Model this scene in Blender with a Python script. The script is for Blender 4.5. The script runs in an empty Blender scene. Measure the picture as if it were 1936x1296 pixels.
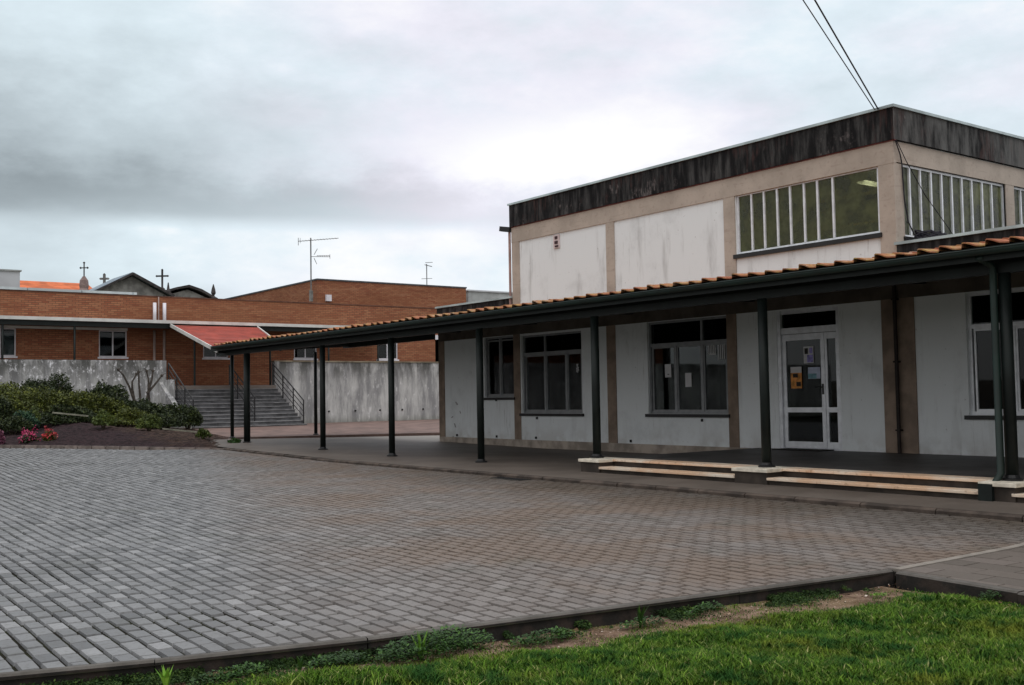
import bpy, math, random
import numpy as np
from mathutils import Vector, Matrix
rnd = random.Random(7)
NR = np.random.default_rng(11)
SC = bpy.context.scene
COL = SC.collection
R = math.radians

# ------------------------------------------------------------------ materials
class NT:
    def __init__(s, tree): s.t = tree; s.n = tree.nodes; s.l = tree.links
    def new(s, typ, **kw):
        n = s.n.new(typ)
        for k, v in kw.items(): setattr(n, k, v)
        return n
    def put(s, sock, v):
        if hasattr(v, 'is_linked') or isinstance(v, bpy.types.NodeSocket): s.l.new(v, sock)
        else: sock.default_value = v
    def math(s, op, a, b=None, c=None, clamp=False):
        n = s.new('ShaderNodeMath', operation=op, use_clamp=clamp)
        s.put(n.inputs[0], a)
        if b is not None: s.put(n.inputs[1], b)
        if c is not None: s.put(n.inputs[2], c)
        return n.outputs[0]
    def mix(s, f, a, b, blend='MIX'):
        n = s.new('ShaderNodeMix', data_type='RGBA', blend_type=blend)
        s.put(n.inputs[0], f); s.put(n.inputs[6], rgba(a)); s.put(n.inputs[7], rgba(b))
        return n.outputs[2]
    def ramp(s, f, pts):
        n = s.new('ShaderNodeValToRGB'); e = n.color_ramp.elements
        while len(e) < len(pts): e.new(0.5)
        for i, (p, c) in enumerate(pts):
            e[i].position = p; e[i].color = rgba(c)
        s.put(n.inputs[0], f); return n.outputs[0]
    def rng(s, v, a, b, c=0., d=1., smooth=True):
        n = s.new('ShaderNodeMapRange'); n.interpolation_type = 'SMOOTHSTEP' if smooth else 'LINEAR'
        s.put(n.inputs[0], v)
        for i, q in enumerate((a, b, c, d)): s.put(n.inputs[i+1], q)
        return n.outputs[0]
    def noise(s, vec, scale, detail=4., rough=.55, stretch=(1, 1, 1)):
        if stretch != (1, 1, 1):
            m = s.new('ShaderNodeVectorMath', operation='MULTIPLY'); s.put(m.inputs[0], vec); m.inputs[1].default_value = stretch; vec = m.outputs[0]
        n = s.new('ShaderNodeTexNoise'); s.l.new(vec, n.inputs['Vector'])
        n.inputs['Scale'].default_value = scale; n.inputs['Detail'].default_value = detail; n.inputs['Roughness'].default_value = rough
        return n.outputs['Fac']

def rgba(c):
    if isinstance(c, (int, float)): return (c, c, c, 1)
    if isinstance(c, tuple) and len(c) == 3: return (*c, 1)
    return c

def material(name, fn, rough=.8, spec=.3, metal=0., bump=None):
    m = bpy.data.materials.new(name); m.use_nodes = True
    t = NT(m.node_tree); b = m.node_tree.nodes['Principled BSDF']
    g = t.new('ShaderNodeNewGeometry')
    c = fn(t, g.outputs['Position'], g)
    t.put(b.inputs['Base Color'], rgba(c))
    t.put(b.inputs['Roughness'], rough if not callable(rough) else rough(t, g.outputs['Position']))
    b.inputs['Specular IOR Level'].default_value = spec
    b.inputs['Metallic'].default_value = metal
    if bump:
        bn = t.new('ShaderNodeBump'); bn.inputs['Strength'].default_value = bump[1]; bn.inputs['Distance'].default_value = bump[2] if len(bump) > 2 else .02
        t.l.new(t.noise(g.outputs['Position'], bump[0], 6.), bn.inputs['Height']); t.l.new(bn.outputs[0], b.inputs['Normal'])
    return m

def plain(name, col, rough=.6, var=.25, scale=4., spec=.3, metal=0., bump=None):
    def f(t, p, g):
        n = t.noise(p, scale, 5.)
        return t.mix(t.rng(n, .35, .65), tuple(c*(1-var) for c in col), tuple(min(1, c*(1+var)) for c in col))
    return material(name, f, rough, spec, metal, bump)

def m_plaster(t, p, g):
    sz0 = t.new('ShaderNodeSeparateXYZ'); t.l.new(p, sz0.inputs[0])
    big = t.rng(t.noise(p, .9, 6., .65), .5, .75)
    st = t.rng(t.noise(p, 3.0, 5., .6, (1, 1, .18)), .53, .75)
    a = t.mix(t.math('MULTIPLY', big, .8), (.765, .80, .82), (.58, .605, .62))
    a = t.mix(t.math('MULTIPLY', st, t.rng(sz0.outputs[2], 3.3, 3.9, .30, .7)), a, (.44, .45, .455))
    fs = t.rng(t.noise(p, 16.0, 5., .7, (1, 1, .07)), .56, .72); fm = t.rng(t.noise(p, .8, 4.), .45, .6)
    a = t.mix(t.math('MULTIPLY', t.math('MULTIPLY', fs, fm), .55), a, (.30, .30, .29))
    sp = t.rng(t.noise(p, 14., 3., .5), .70, .76)
    sz = t.new('ShaderNodeSeparateXYZ'); t.l.new(p, sz.inputs[0])
    low = t.rng(sz.outputs[2], .8, .25, 0., .35)
    a = t.mix(t.math('MULTIPLY', low, t.rng(t.noise(p, 2.2, 5.), .4, .6)), a, (.36, .33, .29))
    return t.mix(t.math('MULTIPLY', sp, .45), a, (.25, .24, .23))
def m_beige(t, p, g):
    a = t.mix(t.rng(t.noise(p, 1.6, 6., .6), .35, .7), (.47, .405, .35), (.37, .32, .275))
    a = t.mix(t.math('MULTIPLY', t.rng(t.noise(p, 11., 5.), .55, .7), .4), a, (.28, .22, .19))
    ln = t.rng(t.noise(p, 4., 4., .5, (.5, .5, 5)), .6, .68)
    return t.mix(t.math('MULTIPLY', ln, .25), a, (.25, .2, .17))
def m_parapet(t, p, g):
    st = t.noise(p, 5., 6., .7, (1, 1, .16))
    a = t.mix(t.rng(st, .42, .74), (.009, .009, .010), (.075, .075, .075))
    rd = t.rng(t.noise(p, .8, 4., .6), .52, .62)
    rs = t.rng(t.noise(p, 12., 5., .6, (1, 1, .12)), .46, .62)
    a = t.mix(t.math('MULTIPLY', t.math('MULTIPLY', rd, rs), .7), a, (.06, .034, .032))
    pb = t.math('MULTIPLY', t.rng(t.noise(p, 1.1, 5., .7), .56, .66), t.rng(t.noise(p, 14., 5., .7, (1, 1, .25)), .48, .62))
    a = t.mix(t.math('MULTIPLY', pb, .75), a, (.17, .15, .15))
    sx = t.new('ShaderNodeSeparateXYZ'); t.l.new(g.outputs['Normal'], sx.inputs[0])
    # the south face is the paler one
    s = t.rng(sx.outputs[1], -.5, -.9)
    st2 = t.rng(t.noise(p, 3.2, 6., .7, (1, 1, .22)), .36, .66)
    return t.mix(t.math('MULTIPLY', s, t.math('MULTIPLY', st2, .8)), a, (.15, .15, .148))
def m_retaining(t, p, g):
    st = t.noise(p, 2.0, 6., .68, (1, 1, .2))
    a = t.mix(t.rng(st, .38, .66), (.24, .24, .245), (.53, .53, .52))
    sz = t.new('ShaderNodeSeparateXYZ'); t.l.new(p, sz.inputs[0])
    a = t.mix(t.math('MULTIPLY', t.rng(t.noise(p, 3.4, 6., .7, (1.3, 1, .5)), .56, .7), .7), a, (.72, .72, .72))
    up = t.rng(sz.outputs[2], 1.9, 3.2)
    a = t.mix(t.math('MULTIPLY', up, t.rng(t.noise(p, 1.6, 6., .7, (1, 1, .35)), .36, .6)), a, (.10, .10, .095))
    lf = t.rng(sz.outputs[0], 18., 15.)
    a = t.mix(t.math('MULTIPLY', lf, t.rng(t.noise(p, 5., 6., .75, (1, 1, .6)), .52, .66)), a, (.82, .82, .85))
    gr = t.rng(sz.outputs[2], .7, .1)
    return t.mix(t.math('MULTIPLY', gr, .5), a, (.16, .16, .11))
def brick_fn(swap):
    def f(t, p, g):
        sx = t.new('ShaderNodeSeparateXYZ'); t.l.new(p, sx.inputs[0])
        cx = t.new('ShaderNodeCombineXYZ'); t.l.new(t.math('ADD', sx.outputs[0], sx.outputs[1]), cx.inputs[0]); t.l.new(sx.outputs[2], cx.inputs[1])
        b = t.new('ShaderNodeTexBrick'); t.l.new(cx.outputs[0], b.inputs['Vector'])
        b.inputs['Color1'].default_value = (.27, .088, .048, 1); b.inputs['Color2'].default_value = (.385, .17, .09, 1)
        b.inputs['Mortar'].default_value = (.13, .075, .05, 1); b.inputs['Scale'].default_value = 1.
        b.inputs['Mortar Size'].default_value = .014; b.inputs['Brick Width'].default_value = .30; b.inputs['Row Height'].default_value = .095
        b.inputs['Bias'].default_value = 0.; b.inputs['Mortar Smooth'].default_value = .3
        n = t.rng(t.noise(p, .5, 5., .6, (.5, .5, 1)), .38, .62)
        a = t.mix(t.math('MULTIPLY', n, .5), b.outputs['Color'], (.22, .09, .045), 'MIX')
        n2 = t.noise(p, 1.1, 6., .7, (.35, .35, 3.2))
        a = t.mix(t.math('MULTIPLY', t.rng(n2, .54, .68), .55), a, (.36, .19, .11))
        return t.mix(t.math('MULTIPLY', t.rng(n2, .46, .34), .5), a, (.15, .05, .03))
    return f
def m_paver(t, p, g):
    ri = g.outputs['Random Per Island']
    a = t.ramp(ri, [(0, (.115, .118, .123)), (.25, (.162, .165, .171)), (.6, (.187, .19, .196)), (.9, (.215, .218, .224)), (1., (.27, .273, .28))])
    sx = t.new('ShaderNodeSeparateXYZ'); t.l.new(p, sx.inputs[0])
    br = t.rng(t.noise(p, .55, 4., .6), .40, .62)
    near = t.rng(t.math('ADD', sx.outputs[0], t.math('MULTIPLY', sx.outputs[1], -.35)), -.2, 2.6)
    a = t.mix(t.math('MULTIPLY', t.math('MULTIPLY', t.math('ADD', t.math('MULTIPLY', br, .5), .6), near), .88), a, (.165, .122, .095))
    d = t.rng(t.noise(p, 26., 6., .7), .45, .75)
    a = t.mix(t.math('MULTIPLY', d, .5), a, (.07, .065, .055))
    m = t.rng(t.noise(p, 1.3, 5., .65), .52, .72)
    a = t.mix(t.math('MULTIPLY', m, .38), a, (.075, .078, .062))
    # strip beside the walkway kerb is dark brown
    k = t.rng(t.math('ADD', sx.outputs[0], t.math('MULTIPLY', t.noise(p, .9, 4.), 1.6)), 9.6, 11.9)
    far = t.rng(sx.outputs[1], 22., 13.)
    return t.mix(t.math('MULTIPLY', t.math('MULTIPLY', k, far), .75), a, (.062, .05, .038))
def m_joint(t, p, g):
    return t.mix(t.rng(t.noise(p, 3., 6., .6), .4, .65), (.013, .011, .008), (.020, .022, .010))
def m_slab(t, p, g):
    ri = g.outputs['Random Per Island']
    a = t.ramp(ri, [(0, (.10, .085, .072)), (.5, (.125, .105, .09)), (1, (.155, .13, .115))])
    a = t.mix(t.math('MULTIPLY', t.rng(t.noise(p, 30., 6., .7), .4, .7), .4), a, (.07, .055, .045))
    return t.mix(t.math('MULTIPLY', t.rng(t.noise(p, 2.5, 5., .7), .45, .7), .35), a, (.09, .075, .06))
def m_walk(t, p, g):
    a = t.mix(t.rng(t.noise(p, .7, 6., .65), .35, .65), (.088, .072, .060), (.135, .112, .095))
    a = t.mix(t.math('MULTIPLY', t.rng(t.noise(p, 5., 6., .7), .5, .7), .5), a, (.09, .07, .055))
    sx = t.new('ShaderNodeSeparateXYZ'); t.l.new(p, sx.inputs[0])
    o = t.math('MULTIPLY', t.rng(sx.outputs[0], 15.6, 16.9), t.rng(sx.outputs[1], 25., 26.2))  # daylight beyond the roof put into the colour: open floor painted paler
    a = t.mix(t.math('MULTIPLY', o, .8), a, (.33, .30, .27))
    return t.mix(t.math('MULTIPLY', t.rng(t.noise(p, 60., 3.), .6, .75), .35), a, (.30, .27, .24))
def m_kerbf(t, p, g):
    a = t.mix(t.rng(t.noise(p, 3., 6., .65), .35, .65), (.075, .068, .06), (.13, .12, .11))
    sx = t.new('ShaderNodeSeparateXYZ'); t.l.new(g.outputs['Normal'], sx.inputs[0])
    a = t.mix(t.math('MULTIPLY', t.rng(t.noise(p, 40., 5.), .5, .7), .4), a, (.09, .08, .07))
    side = t.rng(sx.outputs[2], .6, .2)   # the upright face is near-black
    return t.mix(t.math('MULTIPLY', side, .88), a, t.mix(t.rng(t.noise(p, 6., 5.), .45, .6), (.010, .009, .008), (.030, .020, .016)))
def m_tread(t, p, g):
    a = t.mix(t.rng(t.noise(p, 1.3, 5., .6), .36, .62), (.74, .65, .54), (.66, .44, .29))
    return t.mix(t.math('MULTIPLY', t.rng(t.noise(p, 12., 5.), .55, .72), .6), a, (.25, .14, .08))
def m_tile(t, p, g):
    a = t.ramp(t.noise(p, 2.2, 5., .7), [(.3, (.27, .075, .038)), (.45, (.35, .13, .07)), (.55, (.33, .155, .06)), (.7, (.50, .33, .26))])
    a = t.mix(t.math('MULTIPLY', t.rng(t.noise(p, 9., 5.), .52, .66), .5), a, (.42, .36, .10))
    return t.mix(t.math('MULTIPLY', t.rng(t.noise(p, 20., 5.), .54, .7), .6), a, (.06, .04, .03))
def m_soil(t, p, g):
    a = t.mix(t.rng(t.noise(p, 7., 6., .7), .35, .65), (.10, .062, .042), (.27, .185, .135))
    a = t.mix(t.rng(t.noise(p, 1.2, 4.), .45, .7), a, (.16, .12, .06))
    a = t.mix(t.rng(t.noise(p, 70., 3.), .58, .70), a, (.42, .31, .25))
    sp_ = t.new('ShaderNodeSeparateXYZ'); t.l.new(p, sp_.inputs[0])
    dk = t.math('SUBTRACT', t.math('SUBTRACT', 6.35, t.math('MULTIPLY', sp_.outputs[0], .18)), sp_.outputs[1])
    return t.mix(t.rng(dk, .45, .85), a, t.mix(t.rng(t.noise(p, 20., 4.), .4, .6), (.012, .035, .006), (.03, .07, .010)))
def m_mulch(t, p, g):
    a = t.mix(t.rng(t.noise(p, 9., 6., .75), .35, .65), (.012, .009, .010), (.045, .027, .030))
    sx = t.new('ShaderNodeSeparateXYZ'); t.l.new(p, sx.inputs[0])
    b = t.rng(t.math('ADD', sx.outputs[0], t.math('MULTIPLY', t.noise(p, 1., 3.), 2.)), 10.6, 12.2)
    return t.mix(t.math('MULTIPLY', b, .8), a, t.mix(t.rng(t.noise(p, 5., 6., .7), .4, .62), (.022, .014, .010), (.085, .055, .042)))
def leafy(c0, c1, c2):
    def f(t, p, g):
        a = t.ramp(g.outputs['Random Per Island'], [(0, c0), (.5, c1), (1, c2)])
        return t.mix(t.rng(t.noise(p, 3.5, 4.), .38, .64), a, tuple(x*.55 for x in c1))
    return f
def m_grass(t, p, g):
    a = t.ramp(g.outputs['Random Per Island'], [(0, (.024, .064, .008)), (.35, (.054, .125, .010)), (.7, (.095, .195, .015)), (.90, (.17, .27, .035)), (1, (.42, .38, .18))])
    a = t.mix(t.rng(t.noise(p, 1.8, 5., .6), .5, .72), a, (.15, .18, .02))
    a = t.mix(t.rng(t.noise(p, 9., 4., .6), .50, .66), a, (.020, .065, .008))
    return t.mix(t.rng(t.noise(p, 3.4, 4., .6), .50, .66), a, (.020, .075, .012))
def m_lawnbase(t, p, g):
    return t.mix(t.rng(t.noise(p, 14., 5.), .4, .6), (.03, .035, .012), (.06, .07, .02))
def m_litter(t, p, g):
    return t.ramp(g.outputs['Random Per Island'], [(0, (.12, .07, .04)), (.5, (.28, .17, .11)), (.8, (.42, .30, .22)), (1, (.62, .55, .5))])

MT = {}
MT['plaster'] = material('white plaster', m_plaster, .85, .2, bump=(35., .15, .01))
MT['beige'] = material('beige concrete', m_beige, .9, .2, bump=(18., .3, .01))
MT['parapet'] = material('stained parapet', m_parapet, .9, .15, bump=(20., .25, .01))
MT['retaining'] = material('streaked concrete', m_retaining, .9, .2, bump=(12., .3, .02))
MT['brick'] = material('brown brick', brick_fn(0), .9, .2)
MT['paver'] = material('grey pavers', m_paver, .62, .35, bump=(60., .35, .006))
MT['joint'] = material('paver joints', m_joint, .95, .1)
MT['slab'] = material('brown slabs', m_slab, .6, .35, bump=(60., .3, .005))
MT['walk'] = material('walkway concrete', m_walk, .6, .3, bump=(40., .25, .006))
MT['kerb'] = material('dark-sided kerb', m_kerbf, .85, .25, bump=(30., .5, .01))
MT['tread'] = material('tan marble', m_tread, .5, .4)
MT['tile'] = material('clay tiles', m_tile, .85, .2, bump=(40., .4, .01))
MT['soil'] = material('bare soil', m_soil, .95, .1, bump=(45., .9, .03))
MT['mulch'] = material('bed mulch', m_mulch, .95, .1, bump=(14., 1., .06))
MT['grass'] = material('grass blades', m_grass, .75, .12)
MT['lawn'] = material('lawn soil', m_lawnbase, .95, .1)
MT['litter'] = material('dry litter', m_litter, .9, .1)
MT['alu'] = plain('dull aluminium', (.24, .25, .26), .45, .1, 6., .5, .35)
MT['alulight'] = plain('pale aluminium', (.70, .72, .76), .4, .1, 6., .5, .3)
MT['coping'] = plain('coping metal', (.40, .47, .48), .4, .25, 1.2, .5, .4)
MT['steel'] = plain('dark green steel', (.006, .010, .009), .55, .3, 3., .3)
MT['green'] = plain('green enamel', (.002, .014, .010), .55, .3, 3., .5)
MT['blacksteel'] = plain('black steel', (.012, .012, .013), .45, .3, 3., .4)
MT['rust'] = plain('rusty steel', (.09, .035, .018), .8, .4, 9.)
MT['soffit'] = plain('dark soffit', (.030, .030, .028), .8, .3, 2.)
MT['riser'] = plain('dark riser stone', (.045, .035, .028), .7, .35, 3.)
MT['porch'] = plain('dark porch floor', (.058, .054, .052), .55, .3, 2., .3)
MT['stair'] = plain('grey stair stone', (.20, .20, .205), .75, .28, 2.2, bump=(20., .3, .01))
MT['stairshade'] = plain('stair riser', (.105, .105, .11), .85, .35, 2.)  # tread stone again, with the riser shade put into the colour
MT['redroof'] = plain('red roof sheets', (.36, .070, .048), .65, .18, 1.5, .35)
MT['whitepvc'] = plain('white pvc', (.72, .71, .76), .5, .08, 3.)
MT['pinkpipe'] = plain('pinkish grey pipe', (.45, .36, .33), .6, .15, 3.)
MT['gutterw'] = plain('pale gutter', (.62, .62, .60), .5, .12, 1.3)
MT['slate'] = plain('blue slate', (.20, .25, .30), .6, .25, .9)
MT['granite'] = plain('weathered granite', (.19, .19, .18), .9, .35, 1.6)
MT['graniteD'] = plain('dark granite', (.055, .05, .05), .9, .4, 2.)
MT['orangeroof'] = plain('orange roof', (.55, .14, .05), .8, .25, 1.2)
MT['farwhite'] = plain('far white wall', (.50, .52, .55), .9, .08, .5)
MT['fargrey'] = plain('far grey wall', (.36, .38, .38), .9, .2, .8)
MT['cable'] = plain('cable', (.012, .010, .018), .6, .1)
MT['antenna'] = plain('antenna metal', (.16, .16, .16), .5, .2, 3., .5, .5)
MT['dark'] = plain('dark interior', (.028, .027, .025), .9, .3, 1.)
MT['hall'] = plain('hall interior', (.55, .52, .34), .9, .3, .6)
MT['yellow'] = plain('yellow beam', (.62, .48, .10), .6, .15, 2.)
MT['blind'] = plain('pale blind', (.46, .50, .56), .8, .15, 2.)
MT['paper'] = plain('white paper', (.62, .62, .64), .9, .05, 4.)
MT['orangepaper'] = plain('orange print', (.62, .27, .08), .8, .35, 9.)
MT['violet'] = plain('violet print', (.28, .25, .55), .8, .3, 20.)
MT['teal'] = plain('teal print', (.18, .34, .40), .8, .25, 9.)
MT['bluepaper'] = plain('pale blue print', (.50, .55, .70), .8, .1, 8.)
MT['bark'] = plain('pale bark', (.06, .05, .042), .9, .35, 8.)
MT['stem'] = plain('plant stem', (.06, .045, .03), .9, .3, 8.)
MT['far ground'] = plain('far ground', (.06, .075, .035), .95, .4, .2)
MT['terrace'] = plain('terrace paving', (.20, .17, .15), .9, .2, .6)
MT['log'] = plain('pale edging', (.22, .215, .17), .9, .25, 5.)
def foliage(nm, a, b, c):
    MT[nm] = material(nm, leafy(a, b, c), .6, .3)
foliage('dark leaves', (.008, .016, .005), (.022, .038, .009), (.075, .095, .022))
foliage('olive leaves', (.028, .042, .008), (.075, .095, .014), (.18, .20, .03))
foliage('light leaves', (.035, .058, .012), (.08, .115, .022), (.17, .20, .04))
foliage('blue leaves', (.012, .04, .02), (.025, .075, .04), (.07, .13, .05))
foliage('weed leaves', (.012, .040, .007), (.028, .085, .010), (.075, .17, .022))
foliage('bright weed', (.10, .24, .02), (.16, .34, .03), (.24, .44, .05))
foliage('pink flowers', (.30, .02, .08), (.62, .06, .18), (.75, .22, .36))
foliage('red flowers', (.30, .02, .03), (.55, .05, .06), (.68, .16, .14))
foliage('purple heather', (.10, .03, .06), (.20, .06, .11), (.32, .13, .18))

def m_glass(name, tint, tr=.65, rough=.02, wavy=0., ior=1.5, diffuse=0.):
    m = bpy.data.materials.new(name); m.use_nodes = True; nt = NT(m.node_tree); n = nt.n
    n.remove(n['Principled BSDF']); out = n['Material Output']
    T = nt.new('ShaderNodeBsdfTransparent'); T.inputs[0].default_value = rgba(tuple(x*tr for x in tint))
    G = nt.new('ShaderNodeBsdfGlossy'); G.inputs['Roughness'].default_value = rough; G.inputs[0].default_value = (.9, .92, .95, 1)
    F = nt.new('ShaderNodeFresnel'); F.inputs[0].default_value = ior
    X = nt.new('ShaderNodeMixShader'); nt.l.new(F.outputs[0], X.inputs[0]); nt.l.new(T.outputs[0], X.inputs[1]); nt.l.new(G.outputs[0], X.inputs[2])
    Tm = T.outputs[0]
    if diffuse:
        L = nt.new('ShaderNodeBsdfTranslucent'); L.inputs[0].default_value = (.62, .64, .40, 1); X2 = nt.new('ShaderNodeMixShader'); X2.inputs[0].default_value = diffuse
        g2 = nt.new('ShaderNodeNewGeometry'); nt.put(X2.inputs[0], nt.rng(nt.noise(g2.outputs['Position'], 2.2, 4.), .35, .65, diffuse*.4, diffuse*1.5))
        nt.l.new(Tm, X2.inputs[1]); nt.l.new(L.outputs[0], X2.inputs[2]); Tm = X2.outputs[0]
    nt.l.new(Tm, X.inputs[1])
    if wavy:
        g = nt.new('ShaderNodeNewGeometry'); b = nt.new('ShaderNodeBump'); b.inputs['Strength'].default_value = wavy; b.inputs['Distance'].default_value = .01
        nt.l.new(nt.noise(g.outputs['Position'], 30., 2.), b.inputs['Height']); nt.l.new(b.outputs[0], G.inputs['Normal'])
    nt.l.new(X.outputs[0], out.inputs[0]); return m
MT['glass'] = m_glass('window glass', (.85, .9, .88), .62, .02, 0., 1.33)
MT['hallglass'] = m_glass('wired glass', (.90, .93, .78), .75, .12, .2, 1.3, .50)

# ------------------------------------------------------------------ mesh helpers
class MB:
    def __init__(s): s.v = []; s.f = []
    def poly(s, pts):
        i = len(s.v); s.v += [tuple(p) for p in pts]; s.f.append(tuple(range(i, i+len(pts)))); return s
    def box(s, x0, x1, y0, y1, z0, z1):
        if x0 > x1: x0, x1 = x1, x0
        if y0 > y1: y0, y1 = y1, y0
        if z0 > z1: z0, z1 = z1, z0
        i = len(s.v)
        s.v += [(x0, y0, z0), (x1, y0, z0), (x1, y1, z0), (x0, y1, z0), (x0, y0, z1), (x1, y0, z1), (x1, y1, z1), (x0, y1, z1)]
        s.f += [tuple(i+k for k in q) for q in ((0, 3, 2, 1), (4, 5, 6, 7), (0, 1, 5, 4), (1, 2, 6, 5), (2, 3, 7, 6), (3, 0, 4, 7))]
        return s
    def obox(s, a, b, w, h, up=(0, 0, 1)):
        a = Vector(a); b = Vector(b); d = (b-a).normalized(); u = Vector(up); sd = d.cross(u)
        if sd.length < 1e-4: sd = d.cross(Vector((1, 0, 0)))
        sd.normalize(); u = sd.cross(d)
        i = len(s.v)
        for p in (a, b):
            for q, r in ((-1, -1), (1, -1), (1, 1), (-1, 1)):
                s.v.append(tuple(p+sd*(q*w/2)+u*(r*h/2)))
        s.f += [tuple(i+k for k in q) for q in ((0, 1, 2, 3), (7, 6, 5, 4), (0, 4, 5, 1), (1, 5, 6, 2), (2, 6, 7, 3), (3, 7, 4, 0))]
        return s
    def tube(s, pts, r, n=8, cap=True):
        pts = [Vector(p) for p in pts]; rs = r if isinstance(r, (list, tuple)) else [r]*len(pts)
        i0 = len(s.v); prev = None
        for k, p in enumerate(pts):
            if k == 0: d = pts[1]-p
            elif k == len(pts)-1: d = p-pts[k-1]
            else: d = (pts[k+1]-pts[k-1])
            d.normalize()
            if prev is None:
                a = d.cross(Vector((0, 0, 1)))
                if a.length < .05: a = d.cross(Vector((1, 0, 0)))
            else: a = prev-d*prev.dot(d)
            a.normalize(); prev = a; b = d.cross(a)
            for j in range(n):
                t = 2*math.pi*j/n; s.v.append(tuple(p+(a*math.cos(t)+b*math.sin(t))*rs[k]))
        for k in range(len(pts)-1):
            for j in range(n):
                s.f.append((i0+k*n+j, i0+k*n+(j+1) % n, i0+(k+1)*n+(j+1) % n, i0+(k+1)*n+j))
        if cap:
            s.f.append(tuple(i0+j for j in reversed(range(n)))); s.f.append(tuple(i0+(len(pts)-1)*n+j for j in range(n)))
        return s
    def lathe(s, c, prof, n=10):
        i0 = len(s.v)
        for r, z in prof:
            for j in range(n):
                t = 2*math.pi*j/n; s.v.append((c[0]+r*math.cos(t), c[1]+r*math.sin(t), c[2]+z))
        for k in range(len(prof)-1):
            for j in range(n): s.f.append((i0+k*n+j, i0+k*n+(j+1) % n, i0+(k+1)*n+(j+1) % n, i0+(k+1)*n+j))
        s.f.append(tuple(i0+j for j in reversed(range(n)))); s.f.append(tuple(i0+(len(prof)-1)*n+j for j in range(n)))
        return s
    def prism(s, poly, axis, a, b):
        # poly of 2d points; axis 'x': pts=(y,z), 'y': pts=(x,z), 'z': pts=(x,y)
        def P(q, w): return {'x': (w, q[0], q[1]), 'y': (q[0], w, q[1]), 'z': (q[0], q[1], w)}[axis]
        n = len(poly); i = len(s.v); s.v += [P(q, a) for q in poly]+[P(q, b) for q in poly]
        s.f.append(tuple(range(i, i+n))[::-1]); s.f.append(tuple(range(i+n, i+2*n)))
        for k in range(n): s.f.append((i+k, i+(k+1) % n, i+n+(k+1) % n, i+n+k))
        return s
    def build(s, name, mat, parent=None, smooth=False, bevel=0):
        return link(name, s.v, s.f, mat, parent, smooth, bevel)

def link(name, v, f, mat, parent=None, smooth=False, bevel=0):
    off = wloc(parent) if parent else Vector((0, 0, 0))
    me = bpy.data.meshes.new(name)
    me.from_pydata([(p[0]-off.x, p[1]-off.y, p[2]-off.z) for p in v], [], f)
    if isinstance(mat, str): mat = MT[mat]
    me.materials.append(mat)
    if smooth:
        for p in me.polygons: p.use_smooth = True
    me.update()
    o = bpy.data.objects.new(name, me); COL.objects.link(o)
    if parent: o.parent = parent
    if bevel:
        b = o.modifiers.new('bevel', 'BEVEL'); b.width = bevel; b.segments = 2; b.limit_method = 'ANGLE'
    return o
def wloc(o):
    l = Vector((0, 0, 0))
    while o: l += Vector(o.location); o = o.parent
    return l
def npmesh(name, V, F, k, mat, parent=None):
    """V (n,3) array, F (m,k) array of same-size faces"""
    me = bpy.data.meshes.new(name); me.vertices.add(len(V))
    off = np.array(wloc(parent)) if parent else np.zeros(3)
    me.vertices.foreach_set('co', (V-off).astype(np.float32).ravel())
    me.loops.add(F.size); me.loops.foreach_set('vertex_index', F.astype(np.int32).ravel())
    me.polygons.add(len(F)); me.polygons.foreach_set('loop_start', np.arange(0, F.size, k, dtype=np.int32))
    me.update(calc_edges=True); me.materials.append(MT[mat])
    o = bpy.data.objects.new(name, me); COL.objects.link(o)
    if parent: o.parent = parent
    return o
def thing(name, loc, label, cat, group=None):
    o = bpy.data.objects.new(name, None); o.location = loc; o.empty_display_size = .2; COL.objects.link(o)
    return tag(o, label, cat, group)
def tag(o, label, cat, group=None, kind=None):
    o['label'] = label; o['category'] = cat
    if group: o['group'] = group
    if kind: o['kind'] = kind
    return o
def struct(o): o['kind'] = 'structure'; return o
def copy_tree(o, parent=None):
    c = o.copy(); COL.objects.link(c); c.parent = parent
    for ch in list(o.children): copy_tree(ch, c)
    return c

def wall(mb, ax, p0, p1, u0, u1, z0, z1, holes):
    """wall perpendicular to ax ('x' or 'y'), faces at p0 (outer) and p1 (inner), holes (ua,ub,za,zb)"""
    us = sorted({u0, u1, *[h[0] for h in holes], *[h[1] for h in holes]}); zs = sorted({z0, z1, *[h[2] for h in holes], *[h[3] for h in holes]})
    us = [u for u in us if u0 <= u <= u1]; zs = [z for z in zs if z0 <= z <= z1]
    P = (lambda p, u, z: (p, u, z)) if ax == 'x' else (lambda p, u, z: (u, p, z))
    for i in range(len(us)-1):
        for j in range(len(zs)-1):
            a, b, c, d = us[i], us[i+1], zs[j], zs[j+1]; m, n = (a+b)/2, (c+d)/2
            if any(h[0] < m < h[1] and h[2] < n < h[3] for h in holes): continue
            for p in (p0, p1): mb.poly([P(p, a, c), P(p, b, c), P(p, b, d), P(p, a, d)])
    for ua, ub, za, zb in holes+[(u0, u1, z0, z1)]:
        for q in (((ua, za), (ub, za)), ((ub, za), (ub, zb)), ((ub, zb), (ua, zb)), ((ua, zb), (ua, za))):
            (a, c), (b, d) = q
            mb.poly([P(p0, a, c), P(p0, b, d), P(p1, b, d), P(p1, a, c)])
    return mb
def bar(mb, ax, p0, p1, u0, u1, z0, z1):
    if ax == 'x': mb.box(p0, p1, u0, u1, z0, z1)
    else: mb.box(u0, u1, p0, p1, z0, z1)
    return mb

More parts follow.
